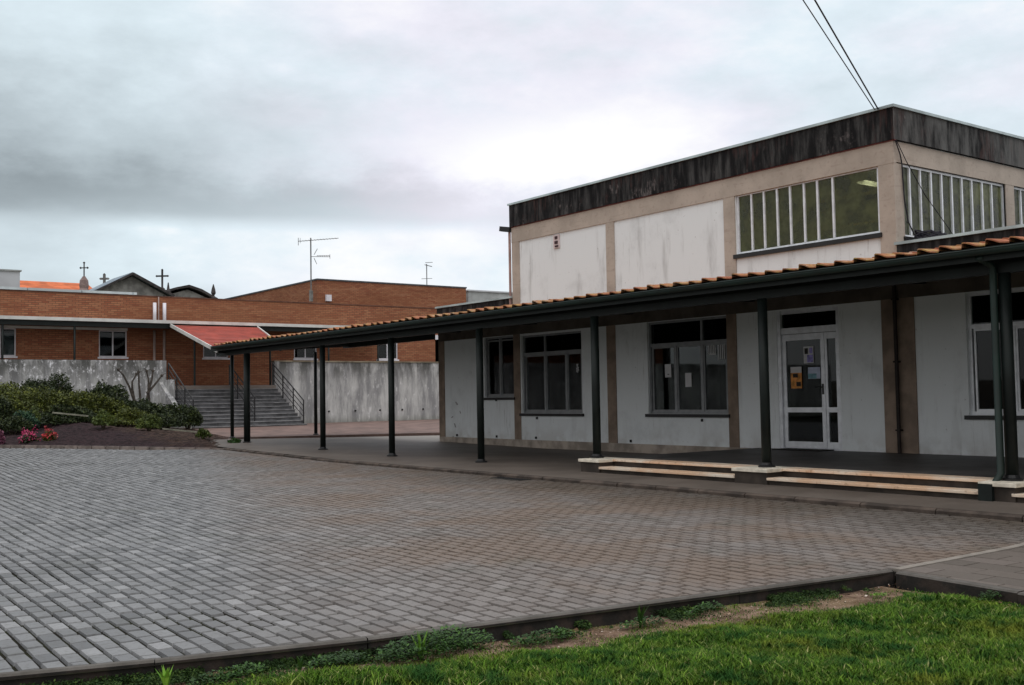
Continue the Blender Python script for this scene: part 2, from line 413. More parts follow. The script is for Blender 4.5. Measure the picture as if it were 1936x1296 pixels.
# ------------------------------------------------------------------ camera
cam = bpy.data.cameras.new('camera'); co = bpy.data.objects.new('camera', cam); COL.objects.link(co)
yaw, pit, rol = .928714651, .0506834497, -.0167451149
fw = Vector((math.cos(yaw)*math.cos(pit), math.sin(yaw)*math.cos(pit), math.sin(pit)))
rt = fw.cross(Vector((0, 0, 1))).normalized(); up = rt.cross(fw)
r2 = rt*math.cos(rol)+up*math.sin(rol); u2 = -rt*math.sin(rol)+up*math.cos(rol)
mw = Matrix((r2, u2, -fw)).transposed().to_4x4(); mw.translation = (0, 0, 1.42); co.matrix_world = mw
cam.sensor_width = 36.; cam.lens = 2006.5/1936*36; cam.clip_start = .05; cam.clip_end = 2000
SC.camera = co

# ------------------------------------------------------------------ world
W = bpy.data.worlds.new('World'); SC.world = W; W.use_nodes = True
t = NT(W.node_tree); bg = W.node_tree.nodes['Background']
tc = t.new('ShaderNodeTexCoord'); D = tc.outputs['Generated']
nrm = t.new('ShaderNodeVectorMath', operation='NORMALIZE'); t.l.new(D, nrm.inputs[0]); D = nrm.outputs[0]
sx = t.new('ShaderNodeSeparateXYZ'); t.l.new(D, sx.inputs[0])
DEG = 180/math.pi
az = t.math('MULTIPLY', t.math('ARCTAN2', sx.outputs[1], sx.outputs[0]), DEG)
el = t.math('MULTIPLY', t.math('ARCSINE', sx.outputs[2]), DEG)
n1 = t.noise(D, 3.2, 7., .58, (1, 1, 2.6)); n2 = t.noise(D, 9., 6., .6, (1, 1, 2.2))
azn = t.math('ADD', az, t.math('MULTIPLY', t.math('SUBTRACT', n1, .5), 22.))
eln = t.math('ADD', el, t.math('MULTIPLY', t.math('SUBTRACT', n2, .5), 4.5))
def gauss(a0, e0, sa, se, amp, A=None, Eb=None):
    u = t.math('DIVIDE', t.math('SUBTRACT', A or azn, a0), sa); v = t.math('DIVIDE', t.math('SUBTRACT', Eb or eln, e0), se)
    q = t.math('ADD', t.math('MULTIPLY', u, u), t.math('MULTIPLY', v, v))
    return t.math('MULTIPLY', t.math('EXPONENT', t.math('MULTIPLY', q, -1.)), amp)
V = t.math('ADD', .825, t.math('MULTIPLY', t.math('SUBTRACT', n1, .5), .50))
V = t.math('ADD', V, t.math('MULTIPLY', t.math('SUBTRACT', n2, .5), .30))
for a in ((82, 12.6, 16, 4.8, -.31), (80, 10.4, 11, 1.9, -.17), (62, 10.4, 14, 1.4, -.14), (52.5, 12.2, 8, 2.4, .20), (33, 19, 9, 5, .08), (72, 19, 8, 3, .06)):
    V = t.math('ADD', V, gauss(*a))
low = t.math('SUBTRACT', t.math('ADD', .92, t.math('MULTIPLY', t.math('SUBTRACT', n2, .5), .34)), t.rng(azn, 66., 78., 0., .24))
eb = t.math('ADD', el, t.math('MULTIPLY', t.math('SUBTRACT', n1, .5), 1.6))
f = t.rng(eb, 8.6, 9.7)
V = t.math('ADD', t.math('MULTIPLY', V, f), t.math('MULTIPLY', low, t.math('SUBTRACT', 1., f)))
V = t.math('ADD', V, t.rng(el, 24., 65., 0., .50))
# unseen low sky behind the viewer, dimmed to darken the walls under the canopy
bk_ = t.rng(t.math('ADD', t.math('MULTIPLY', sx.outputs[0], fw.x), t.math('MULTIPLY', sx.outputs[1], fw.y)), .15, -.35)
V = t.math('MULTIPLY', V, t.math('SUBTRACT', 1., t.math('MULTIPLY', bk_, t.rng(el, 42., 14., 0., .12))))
V = t.math('MULTIPLY', V, t.rng(el, -12., 0., .25, 1.))
tint = t.mix(t.rng(n1, .38, .62), (.86, .975, 1.05), (.965, .955, 1.055))
tint = t.mix(t.rng(az, 58., 74.), tint, (.84, .965, 1.03))
tint = t.mix(t.rng(V, .84, 1.0), tint, (1., .995, 1.0))
tint = t.mix(t.rng(t.math('ADD', t.math('MULTIPLY', sx.outputs[0], .6), t.math('MULTIPLY', sx.outputs[1], .8)), .45, 0.), tint, (1., .99, .985))
cm = t.new('ShaderNodeVectorMath', operation='SCALE'); t.l.new(tint, cm.inputs[0]); t.l.new(V, cm.inputs[3])
sky = t.new('ShaderNodeTexSky', sky_type='NISHITA'); sky.sun_disc = False; sky.sun_elevation = R(61); sky.sun_rotation = R(207)
sk = t.new('ShaderNodeVectorMath', operation='SCALE'); t.l.new(sky.outputs[0], sk.inputs[0]); sk.inputs[3].default_value = .08
fin = t.mix(.94, sk.outputs[0], cm.outputs[0])
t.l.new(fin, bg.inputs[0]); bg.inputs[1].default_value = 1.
sun = bpy.data.lights.new('sun', 'SUN'); sun.energy = .55; sun.angle = R(30); sun.color = (1, .995, .985)
so = bpy.data.objects.new('sun', sun); COL.objects.link(so)
so.rotation_euler = Vector((-.30, -.52, 1.1)).to_track_quat('Z', 'Y').to_euler()
SC.view_settings.view_transform = 'Standard'; SC.view_settings.look = 'None'; SC.view_settings.exposure = .12; SC.view_settings.gamma = 1

# ------------------------------------------------------------------ ground levels
def und(x, y): return .007*math.sin(x*.9+1.3*math.sin(y*.5))*math.sin(y*.7+x*.4)-.010*math.exp(-((x-2.6)**2+(y-6.6)**2)/.35)-.012*math.exp(-((x-5.0)**2+(y-8.8)**2)/.6)
def gx(x): q = max(0., min(1., (x-9.2)/1.5)); return .045*q*q*(3-2*q)
def zg(y): return 0. if y < 21 else .0129*(min(y, 38)-21)
struct(MB().poly([(-400, -400, -.45), (500, -400, -.45), (500, 600, -.45), (-400, 600, -.45)]).build('ground', 'far ground'))
# front edge of the courtyard (inner line of the kerb), left to right
KF = [(-9., 9.6), (-3., 7.52), (1.21, 6.15), (1.96, 5.92), (3.12, 5.63), (4.58, 5.40), (5.9, 5.2), (7.46, 4.99)]
def kfy(x):
    for a, b in zip(KF, KF[1:]):
        if a[0] <= x <= b[0]: return a[1]+(b[1]-a[1])*(x-a[0])/(b[0]-a[0])
    return 4.96
# bed edge line
BE = [(-14., 64.), (6.6, 34.0), (8.77, 30.9), (10.9, 27.3)]
def bey(x):
    for a, b in zip(BE, BE[1:]):
        if a[0] <= x <= b[0]: return a[1]+(b[1]-a[1])*(x-a[0])/(b[0]-a[0])
    return 27.3
XK = 10.78
mb = MB()
xs = [-9.+i*.6 for i in range(34)]
for i in range(33):
    a = xs[i]; b = min(xs[i+1], XK)
    if a >= XK: break
    ya, yb_ = kfy(a), kfy(b)
    prev = (ya-.02 if a < 7.46 else 4.98, yb_-.02 if b < 7.46 else 4.98)
    ys = [0, 21., 38.]
    ga_, gb_2 = gx(a)-.021, gx(b)-.021
    c = [(a, prev[0], ga_), (b, prev[1], gb_2), (b, 21., gb_2), (a, 21., ga_)]
    mb.poly(c); mb.poly([(a, 21., ga_), (b, 21., gb_2), (b, 37.9, zg(37.9)+gb_2), (a, 37.9, zg(37.9)+ga_)])
jb = struct(mb.build('courtyard_base', 'joint'))

def clip(poly, f):
    out = []
    for i in range(len(poly)):
        p, q = poly[i], poly[(i+1) % len(poly)]; a, b = f(p), f(q)
        if a >= 0: out.append(p)
        if a*b < 0:
            s = a/(a-b); out.append((p[0]+(q[0]-p[0])*s, p[1]+(q[1]-p[1])*s))
    return out
def stones(mb, poly, z0, zf, ch, jit):
    n = len(poly)
    if n < 3: return
    ed = min(poly[0][1]-kfy(poly[0][0])-.1, 10.6-poly[0][0], 1.)
    uz = und(*poly[0])*max(0, min(1, ed*2))+gx(sum(p[0] for p in poly)/n) if zf is zg else 0
    cx = sum(p[0] for p in poly)/n; cy = sum(p[1] for p in poly)/n
    dz = rnd.uniform(-jit, jit); tx = rnd.uniform(-jit, jit)*8; ty = rnd.uniform(-jit, jit)*8
    i = len(mb.v)
    for p in poly:
        mb.v.append((p[0], p[1], zf(p[1])+z0-.02+uz))
    for p in poly:
        dx, dy = cx-p[0], cy-p[1]; L = math.hypot(dx, dy) or 1; k = min(1., ch/L*1.4)
        x, y = p[0]+dx*k, p[1]+dy*k
        mb.v.append((x, y, zf(y)+z0+uz+dz+tx*(x-cx)+ty*(y-cy)))
    mb.f.append(tuple(range(i+n, i+2*n)))
    for k in range(n): mb.f.append((i+k, i+(k+1) % n, i+n+(k+1) % n, i+n+k))
def in_front(p): return p[1]-kfy(p[0])-.072 if p[0] < 7.46 else min(p[1]-5.02, 99)
mb = MB(); Wd, Ln, gap = .118, .225, .019
sl = .058
dirv = Vector((sl, 1)).normalized(); per = Vector((dirv.y, -dirv.x))
for ia in range(-85, 118):
    stag = rnd.uniform(-.02, .02)+(.5*Ln if ia % 2 else 0)
    for ib in range(-26, 160):
        a0_ = ia*Wd; sl = max(0., .03+.008*(a0_-1.8)); dirv = Vector((sl, 1)).normalized(); per = Vector((1., 0.))
        o = Vector((a0_-sl*5.5, 0))+dirv*(ib*Ln+stag)
        x, y = o.x, o.y
        if x < -7 or x > XK+.1 or y < kfy(x)-.3 or y > min(bey(x)+.3, 37.8): continue
        # outside any plausible view on the far left
        if x < -4 and y > 20: continue
        wob = .010*math.sin(y*1.7+ia*.16)+.004*math.sin(ib*.9+ia*.4)
        g = gap*rnd.uniform(.75, 1.35)
        u0, u1, v0, v1 = g/2, Wd-g/2, g/2, Ln-g*.5
        q = []
        for a, b in ((u0, v0), (u1, v0), (u1, v1), (u0, v1)):
            p = o+per*(a+wob+rnd.uniform(-.002, .002))+dirv*(b+rnd.uniform(-.002, .002)); q.append((p.x, p.y))
        q = clip(q, in_front); q = clip(q, lambda p: XK-.005-p[0]) if q else q
        q = clip(q, lambda p: bey(p[0])-.05-p[1]) if q else q
        if len(q) >= 3: stones(mb, q, 0., zg, .008, .0026)
pv = struct(mb.build('pavement', 'paver'))

# front kerb: pale top, dark upright face down to the lawn
def kerb_run(name, pts, w, ztop, zbot, mat, seg=1.0, jit=.004):
    mb = MB(); pts = [Vector(p) for p in pts]
    for a, b in zip(pts, pts[1:]):
        L = (b-a).length; n = max(1, round(L/seg)); d = (b-a)/L; nv = Vector((d.y, -d.x))
        for k in range(n):
            p = a+d*(L*k/n+.0012); q = a+d*(L*(k+1)/n-.0012)
            j = rnd.uniform(-jit, jit); j2 = rnd.uniform(-jit, jit)
            zt = (ztop(p.y)+j, ztop(q.y)+j); e = .012
            prof = [(0, zbot), (0, -e), (e, 0), (w-e, 0), (w, -e), (w, zbot)]
            i = len(mb.v)
            for P, z in ((p, zt[0]), (q, zt[1])):
                for o, h in prof:
                    r = P+nv*(o+j2); mb.v.append((r.x, r.y, (z+h) if h > -.05 else h))
            m = len(prof)
            for s in range(m-1): mb.f.append((i+s, i+s+1, i+m+s+1, i+m+s))
            mb.f.append(tuple(i+s for s in range(m))); mb.f.append(tuple(i+m+s for s in reversed(range(m))))
    return struct(mb.build(name, mat))
kerb_run('kerb', [(a, b+.065) for a, b in KF]+[(7.47, 5.055)], .065, lambda y: .001, -.3, 'kerb', 1.1, .004)
kerb_run('kerb', [(7.46, 4.90), (7.36, 3.88), (7.2, 2.2), (7.2, -8.)], .10, lambda y: .002, -.3, 'kerb', 1.0)
# pale joint strip between the courtyard and the slab path
struct(MB().box(7.50, 9.2, 4.955, 5.03, -.05, .006).prism([(9.2, -.05), (9.2, .006), (9.7, .018), (10.2, .038), (10.78, .051), (10.78, -.05)], 'y', 4.955, 5.03).build('border_strip', plain('pale strip', (.23, .205, .18), .7, .15, 5., bump=(50., .3, .005))))
mb = MB()
for ia in range(0, 14):
    for ib in range(-1, 46):
        x0 = 7.24+ia*.26; y1 = 4.945-ib*.42-(.21 if ia % 2 else 0)
        q = [(x0+.003, y1-.417), (x0+.257, y1-.417), (x0+.257, y1), (x0+.003, y1)]
        q = clip(q, lambda p: 4.945-p[1]); q = clip(q, lambda p: XK-.005-p[0]) if q else q
        q = clip(q, lambda p: p[0]-(7.2+(.02 if p[1] < 2.2 else .0+.26*(p[1]-2.2)/2.7))-.012) if q else q
        if q and len(q) >= 3: stones(mb, q, gx(x0+.13), lambda y: 0., .004, .001)
struct(mb.build('path', 'slab'))
struct(MB().poly([(7.1, -16, -.021), (XK, -16, -.021), (XK, 4.95, -.021), (7.45, 4.95, -.021), (7.15, 2.2, -.021)]).build('path_base', 'joint'))

# covered walkway floor and its kerb
def zw(y): return .1 if y < 21 else .1+.0129*(min(y, 32)-21)
mb = MB()
for y0, y1, xa in ((-16., 21., 16.9), (21., 25.77, 16.9), (25.77, 31.8, 34.)):
    mb.poly([(10.9, y0, zw(y0)), (xa, y0, zw(y0)), (xa, y1, zw(y1)), (10.9, y1, zw(y1))])
struct(mb.build('walkway', 'walk'))
mb = MB(); y = -16.
while y < 27.2:
    L = rnd.uniform(.8, 1.0); j = rnd.uniform(-.008, .008)
    y2 = min(y+L, 27.3)
    mb.prism([(10.775+j, -.1), (10.78+j, zw(y)-.02+j*.5), (10.81+j, zw(y)+.002), (10.905, zw(y)+.002), (10.905, -.1)], 'y', y+.008, y2-.008)
    y = y2
struct(mb.build('walkway_kerb', plain('walkway kerb stone', (.062, .047, .038), .8, .45, 4., bump=(25., .5, .01))))

# raised paving in front of the stairs
struct(MB().prism([(12.75, 31.75), (18.6, 29.0), (34., 21.8), (34., 46.9), (15.95, 46.9), (15.7, 43.2)], 'z', .0, .29).build('raised_pavement', plain('reddish paving', (.16, .105, .09), .8, .3, 2.)))

# ------------------------------------------------------------------ flower bed
def seg_d(p, a, b):
    a = Vector(a); b = Vector(b); p = Vector(p); t_ = max(0, min(1, (p-a).dot(b-a)/(b-a).length_squared)); return (p-a-(b-a)*t_).length
def bedz(x, y):
    d1 = min(seg_d((x, y), BE[k], BE[k+1]) for k in range(3)); d2 = min(seg_d((x, y), (10.9, 27.3), (12.75, 31.8)), seg_d((x, y), (12.75, 31.8), (15.8, 43.4)), seg_d((x, y), (15.8, 43.4), (15.9, 47)))
    k = min(1, min(d1, d2)/3)
    return zg(y)*(1-k)+.10*k+.05+min(.125*d1, .14*d2, 1.25)+min(1, d1*2)*(.02*math.sin(x*3.1+y)*math.sin(y*2.3)+.028*math.sin(x*8.7+2*math.sin(y*3))*math.sin(y*7.9+x)+.018*math.sin(x*19+y*5)*math.sin(y*17))
def bx1(y):
    for (xa, ya), (xb, yb_) in zip([(10.9, 27.3), (12.75, 31.8), (15.8, 43.4)], [(12.75, 31.8), (15.8, 43.4), (15.9, 47.)]):
        if ya <= y <= yb_: return xa+(xb-xa)*(y-ya)/(yb_-ya)
    return 15.9
def bx0(y):
    for (xa, ya), (xb, yb_) in zip(BE, BE[1:]):
        if yb_ <= y <= ya: return xa+(xb-xa)*(ya-y)/(ya-yb_)
    return 10.9
mb = MB(); NY, NX = 170, 120
for j in range(NY+1):
    y = 27.3+19.75*j/NY; a, b = bx0(y), bx1(y)
    for i in range(NX+1):
        x = a+(b-a)*i/NX; mb.v.append((x, y, bedz(x, y)))
for j in range(NY):
    for i in range(NX):
        k = j*(NX+1)+i; mb.f.append((k, k+1, k+NX+2, k+NX+1))
struct(mb.build('flower_bed', 'mulch', smooth=True))
mb = MB()
for a, b in zip(BE[1:], BE[2:]):
    n = 8
    for k in range(n):
        p = Vector(a).lerp(Vector(b), k/n+.005); q = Vector(a).lerp(Vector(b), (k+1)/n-.005)
        mb.obox((p.x, p.y, zg(p.y)+.02), (q.x, q.y, zg(q.y)+.02), .08, .13)
mb.obox((10.92, 27.3, .11), (12.7, 31.7, .2), .08, .12)
struct(mb.build('bed_edging', plain('bed edging stone', (.17, .14, .125), .9, .35, 3.)))
tag(MB().obox((9.1, 38.3, 1.13), (10.1, 37.7, .99), .08, .045).build('garden_edging', 'log'), 'pale timber edging strip among the hedges, upper left one', 'edging')
tag(MB().obox((11.25, 38.1, .78), (12.4, 37.6, .6), .08, .045).build('garden_edging', 'log'), 'pale timber edging strip beside the round green bush, middle one', 'edging')
tag(MB().obox((12.1, 36.1, .52), (13.3, 35.7, .36), .12, .05).build('garden_edging', 'log'), 'grey timber edging strip near the foot of the grey stairs', 'edging')

# ------------------------------------------------------------------ retaining walls, terrace, stairs
struct(MB().prism([(-60, 47.28), (15.9, 47.28), (15.9, 46.7), (21.0, 46.7), (21.0, 47.28), (120, 47.28), (120, 300), (-60, 300)], 'z', -.4, 2.13).build('terrace', 'terrace'))
w = MB().box(-30, 15.93, 47.0, 47.26, -.3, 3.27).box(15.75, 15.93, 45.9, 46.996, -.3, 2.4)
rw = thing('retaining_wall', (5, 47, 0), 'grey concrete retaining wall with white streaks behind the shrubs, left of the stairs', 'wall')
w.build('wall', 'retaining', rw)
mb = MB().prism([(46.99, .1), (43.5, .1), (43.5, .42), (46.99, 2.3)], 'x', 15.60, 15.82); mb.build('stair_cheek', 'retaining', rw)
rw2 = thing('retaining_wall', (26, 47, 0), 'tall grey concrete retaining wall with dark tops and drain holes, right of the stairs', 'wall')
MB().box(21.04, 48, 47.0, 47.26, -.3, 3.24).box(21.06, 21.30, 46.93, 46.998, .2, 3.26).build('wall', 'retaining', rw2)
mb = MB()
for px in (23.9, 25.35, 26.75, 28.05, 29.3): mb.tube([(px, 46.95, .84), (px, 47.02, .84)], .045, 8)
mb.build('drain_hole', 'blacksteel', rw2)
mb = MB().box(21.04, 48, 46.96, 47.3, 3.24, 3.31); mb.build('wall_cap', plain('mossy cap', (.20, .17, .12), .9, .3, 2.), rw2)
st = thing('outdoor_stairs', (18.5, 43.5, .2), 'wide grey stone stairs climbing to the brick building', 'stairs')
N = 12; z0s, z1s = .20, 2.14; h = (z1s-z0s)/N
tr_, rs_ = MB(), MB()
for k in range(N):
    y = 43.45+k*.3; z = z0s+(k+1)*h
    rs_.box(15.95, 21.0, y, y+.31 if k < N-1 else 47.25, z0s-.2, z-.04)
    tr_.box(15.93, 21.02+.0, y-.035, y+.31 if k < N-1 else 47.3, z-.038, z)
tr_.build('tread', 'stair', st); rs_.build('riser', 'stairshade', st)
def handrail(x, y0, y1, label, posts):
    o = thing('handrail', (x, y0, .3), label, 'handrail', 'black steel handrails on the stairs')
    zs = lambda y: z0s+max(0, min(N, (y-43.45)/.3+.5))*h
    for y in posts: MB().tube([(x, y, zs(y)-.05), (x, y, zs(y)+1.02)], .03, 6).build('post', 'blacksteel', o)
    m = MB()
    for dz, r in ((1.02, .03), (.76, .019), (.52, .019), (.28, .019)):
        m.tube([(x, y0, zs(y0)+dz), (x, y1, zs(y1)+dz)], r, 6)
    m.build('rail', 'blacksteel', o); return o
handrail(20.95, 43.65, 46.85, 'black steel stair handrail against the concrete wall, right edge of the stairs', (43.65, 44.7, 45.8, 46.85))
handrail(18.75, 43.9, 46.75, 'black steel handrail up the middle of the grey stairs', (43.9, 44.9, 45.8, 46.75))
handrail(15.98, 43.8, 46.85, 'black steel stair handrail behind the shrubs, left edge of the stairs', (43.8, 44.8, 45.8, 46.85))

# ------------------------------------------------------------------ white building
XF = 16.66                   # plaster face; frame stands 25 mm proud
wb = thing('white_building', (XF, 12, .1), 'white plastered two-storey building with beige concrete frame and black stained parapet', 'building')
YL, YR_ = 25.77, -14.
gh = [(22.21, 23.55, 1.40, 3.02), (19.49, 21.88, .98, 2.98), (14.87, 17.22, .98, 3.02), (12.14, 13.58, .31, 3.0), (7.25, 9.62, .98, 3.02), (3.6, 5.9, .98, 3.02)]
uh = [(11.19, 14.53, 4.24, 5.47)]
mb = MB(); wall(mb, 'x', XF, XF+.22, YR_, YL, 0., 3.72, gh)
wall(mb, 'x', XF, XF+.22, 10.87, 22.17, 3.72, 5.9, uh)
rh = [(16.92, 20.43, 4.15, 5.47), (20.75, 24.3, 4.15, 5.47), (24.6, 28.1, 4.15, 5.47)]
wall(mb, 'y', 10.87, 11.09, XF, 31., 3.72, 5.9, rh)
wall(mb, 'y', 22.17, 21.95, XF, 31., 3.72, 5.9, [])
wall(mb, 'y', YL, YL-.22, XF, 31., 0., 3.72, [])
wall(mb, 'x', 31, 30.8, YR_, YL, 0., 3.72, []); wall(mb, 'x', 31, 30.8, 10.87, 22.17, 3.72, 5.9, [])
mb.build('wall', 'plaster', wb)
fr = MB(); F0 = XF-.025; F1 = XF+.05; f2 = MB(); f3 = MB()
MT['darkbeam'] = plain('dark stained beam', (.10, .085, .07), .9, .25, 2.)
MT['brownframe'] = plain('brown stained concrete', (.25, .19, .148), .9, .22, 2.5, bump=(18., .3, .01)); MT['plinth'] = plain('dirty plinth', (.36, .31, .265), .9, .3, 2.5, bump=(18., .3, .01))
for a, b in ((25.52, 25.80), (21.93, 22.195), (18.26, 18.555), (14.60, 14.855), (10.565, 11.21), (6.9, 7.23)):
    MB().box(F0, F1, a, b, .302 if a > 14 else .1, 3.03).build('column', 'brownframe', wb)
MB().box(F0-.004, F1, YR_, 25.805, 3.03, 3.70).build('beam', 'darkbeam', wb)      # ground floor beam
f3.box(F0, F1, 14.3, 25.80, .1, .30)              # plinth strip
for a, b in ((21.88, 22.19), (18.22, 18.50), (14.55, 14.85)): fr.box(F0, F1, a, b, 3.70, 5.45)
fr.box(F0, XF+.25, 10.85, 11.17, 3.70, 5.45)
fr.box(F0-.004, F1, 10.846, 22.195, 5.45, 5.84)
fr.box(20.43, 20.75, 10.85, 10.95, 3.70, 5.47); fr.box(24.3, 24.6, 10.85, 10.95, 3.7, 5.47)
fr.box(XF+.05, 31, 10.845, 10.95, 5.47, 5.84)
fr.build('concrete_frame', 'beige', wb); f3.build('plinth', 'plinth', wb)
def parapet(x0, y0, y1, x1, z0, z1, right=True, left=True, nm='parapet'):
    m = MB().box(x0, x0+.22, y0, y1, z0, z1-.04)
    if right: m.box(x0+.22, x1, y0, y0+.2, z0, z1-.04)
    if left: m.box(x0+.22, x1, y1-.2, y1, z0, z1-.04)
    p = m.build(nm, 'parapet', wb)
    m = MB().box(x0-.035, x0+.25, y0-.035, y1+.035, z1-.038, z1+.012)
    if right: m.box(x0+.25, x1, y0-.035, y0+.24, z1-.038, z1+.012)
    if left: m.box(x0+.25, x1, y1-.24, y1+.035, z1-.038, z1+.012)
    m.build('coping', 'coping', p); return p
parapet(XF-.07, 10.80, 22.22, 31.05, 5.86, 6.47)
parapet(XF-.05, YR_, 10.83, 31.0, 3.70, 4.01, False, False)
parapet(XF-.05, 22.24, 25.83, 31.0, 3.70, 4.03, False, True)
MB().box(XF-.05, XF-.03, 10.9, 22.15, 5.845, 5.858).box(XF-.045, XF, 10.80, 22.2, 5.842, 5.86).build('flashing', plain('rusty flashing', (.16, .05, .05), .7, .3, 3.), wb)
MB().box(XF, 31, 10.9, 22.1, 6.0, 6.1).box(XF, 31, YR_, 10.86, 3.72, 3.8).box(XF, 31, 22.2, 25.7, 3.72, 3.8).build('roof', plain('roof felt', (.09, .09, .09), .9, .3, 1.), wb)
# interiors
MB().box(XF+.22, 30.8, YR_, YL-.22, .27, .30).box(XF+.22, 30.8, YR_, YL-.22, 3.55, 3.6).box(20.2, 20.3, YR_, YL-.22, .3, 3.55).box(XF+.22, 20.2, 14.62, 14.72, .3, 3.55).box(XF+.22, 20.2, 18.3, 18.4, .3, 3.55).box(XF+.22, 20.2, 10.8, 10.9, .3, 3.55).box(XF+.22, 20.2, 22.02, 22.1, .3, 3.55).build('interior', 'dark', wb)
hl = MB().box(21.6, 21.7, 11.1, 21.9, 3.8, 5.9).box(XF+.22, 30., 15.6, 15.7, 3.8, 5.9); hl.build('hall_interior', 'hall', wb)
for z in (4.58, 5.14): MB().box(17.4, 17.47, 11.25, 13.1, z, z+.045).build('hall_beam', 'yellow', wb)
gm = bpy.data.materials.new('lit lamp'); gm.use_nodes = True; e = gm.node_tree.nodes['Principled BSDF']; e.inputs['Emission Color'].default_value = (1, .98, .75, 1); e.inputs['Emission Strength'].default_value = 2.6
m = MB()
for y in (11.5, 13.0): MB().box(18.9, 20.3, y, y+.2, 5.72, 5.76).build('lamp', gm, wb)

def window(par, ax, face, u0, u1, z0, z1, cols, trans=None, fr_='alu', glass='glass', depth=.07, fw_=.05, upper=None, sill='blacksteel', inset=.06, sub=True, sillh=.07, mw=.028):
    """cols: list of u positions of mullion centres; trans: z of transom; upper: mullions above the transom"""
    s = 1 if ax == 'x' else 1
    p0, p1 = face+inset, face+inset+depth
    m = MB(); b = lambda a, c, d, e_, q0=p0, q1=p1: bar(m, ax, q0, q1, a, c, d, e_)
    b(u0, u0+fw_, z0, z1); b(u1-fw_, u1, z0, z1); b(u0+fw_, u1-fw_, z0, z0+fw_); b(u0+fw_, u1-fw_, z1-fw_, z1)
    zt = trans if trans else z1-fw_
    if trans: b(u0+fw_, u1-fw_, trans-.035, trans+.035, p0-.008, p1+.004)
    for c in cols: b(c-mw, c+mw, z0+fw_, zt-(.035 if trans else 0), p0-.004, p1)
    for c in (upper if upper is not None else []): b(c-.028, c+.028, trans+.035, z1-fw_, p0-.004, p1)
    if sub:   # inner sash rims
        q = sorted([u0+fw_]+[c for c in cols]+[u1-fw_])
        for a, c in zip(q, q[1:]):
            if c-a > .25:
                for lo, hi in (((z0+fw_), zt-.035),):
                    b(a+.028, a+.062, lo, hi, p0+.012, p1-.012); b(c-.062, c-.028, lo, hi, p0+.012, p1-.012); b(a+.062, c-.062, lo, lo+.04, p0+.012, p1-.012); b(a+.062, c-.062, hi-.04, hi, p0+.012, p1-.012)
    w_ = m.build('window', fr_, par)
    g = MB(); pm = (p0+p1)/2
    if ax == 'x': g.box(pm-.003, pm+.003, u0+.02, u1-.02, z0+.02, z1-.02)
    else: g.box(u0+.02, u1-.02, pm-.003, pm+.003, z0+.02, z1-.02)
    g.build('pane', glass, w_)
    if sill:
        g = MB(); bar(g, ax, face-.06, face+inset-.002, u0-.06, u1+.06, z0-sillh, z0-.003); g.build('sill', sill, w_)
    return w_
window(wb, 'x', XF, 22.21, 23.55, 1.40, 3.02, [22.9], None, 'alu')
window(wb, 'x', XF, 19.49, 21.88, .98, 2.98, [20.14, 20.98], 2.50, 'alu', upper=[20.98])
window(wb, 'x', XF, 14.87, 17.22, .98, 3.02, [15.63, 16.41], 2.50, 'alu', upper=[15.63])
window(wb, 'x', XF, 7.25, 9.62, .98, 3.02, [8.05, 8.85], 2.45, 'alulight', upper=[8.05], fw_=.06)
window(wb, 'x', XF, 3.6, 5.9, .98, 3.02, [4.4, 5.2], 2.45, 'alulight', upper=[4.4])
window(wb, 'x', XF, 11.19, 14.53, 4.24, 5.47, [14.15, 13.83, 13.5, 13.18, 12.85, 12.54, 12.19], None, 'alulight', 'hallglass', mw=.021, inset=.03, sub=False, fw_=.045, sillh=.085)
window(wb, 'y', 10.87, 16.92, 20.43, 4.15, 5.47, [17.19, 17.53, 17.88, 18.23, 18.57, 18.92, 19.27, 19.64, 19.99], None, 'alulight', 'hallglass', mw=.021, inset=.03, sub=False, fw_=.045)
window(wb, 'y', 10.87, 20.75, 24.3, 4.15, 5.47, [21.1+.355*k for k in range(9)], None, 'alulight', 'hallglass', mw=.021, inset=.03, sub=False, fw_=.045)
window(wb, 'y', 10.87, 24.6, 28.1, 4.15, 5.47, [24.95+.355*k for k in range(9)], None, 'alulight', 'hallglass', mw=.021, inset=.03, sub=False, fw_=.045)
# entrance door: frame, transom light, wide leaf with handle, narrow leaf
m = MB(); p0, p1 = XF+.04, XF+.13
m.box(p0-.03, p1, 13.50, 13.58, .31, 3.0).box(p0-.03, p1, 12.14, 12.20, .31, 3.0).box(p0, p1, 12.20, 13.50, 2.93, 3.0).box(p0-.01, p1, 12.20, 13.50, 2.54, 2.66).box(p0, p1, 12.2, 13.5, .305, .33)
df = m.build('door_frame', 'alulight', wb)
MB().box(p0+.04, p0+.046, 12.2, 13.5, 2.66, 2.93).build('transom_pane', 'glass', df)
for a, b, nm in ((12.51, 13.495, 'door'), (12.205, 12.50, 'door')):
    m = MB(); q0, q1 = p0+.01, p1-.02; s = .085 if b-a > .5 else .05
    m.box(q0, q1, a, a+s, .335, 2.53).box(q0, q1, b-s, b, .335, 2.53).box(q0, q1, a+s, b-s, .335, .46).box(q0, q1, a+s, b-s, 2.41, 2.53).box(q0, q1, a+s, b-s, 1.02, 1.115)
    dl = m.build(nm, 'alulight', wb)
    MB().box(q0+.02, q0+.026, a+s*.8, b-s*.8, .46, 2.41).build('pane', 'glass', dl)
    if b-a > .5:
        MB().tube([(q0-.05, a+.05, 1.5), (q0-.05, a+.19, 1.5)], .012, 6).box(q0-.012, q0, a+.03, a+.07, 1.36, 1.56).tube([(q0-.05, a+.05, 1.5), (q0, a+.05, 1.5)], .01, 6).build('handle', 'blacksteel', dl)
MB().box(16.2, XF-.03, 12.3, 13.4, .312, .33).build('doormat', plain('doormat', (.02, .018, .016), .95, .3, 20.))
tag(bpy.data.objects['doormat'], 'thin black doormat in front of the glass entrance door', 'doormat')
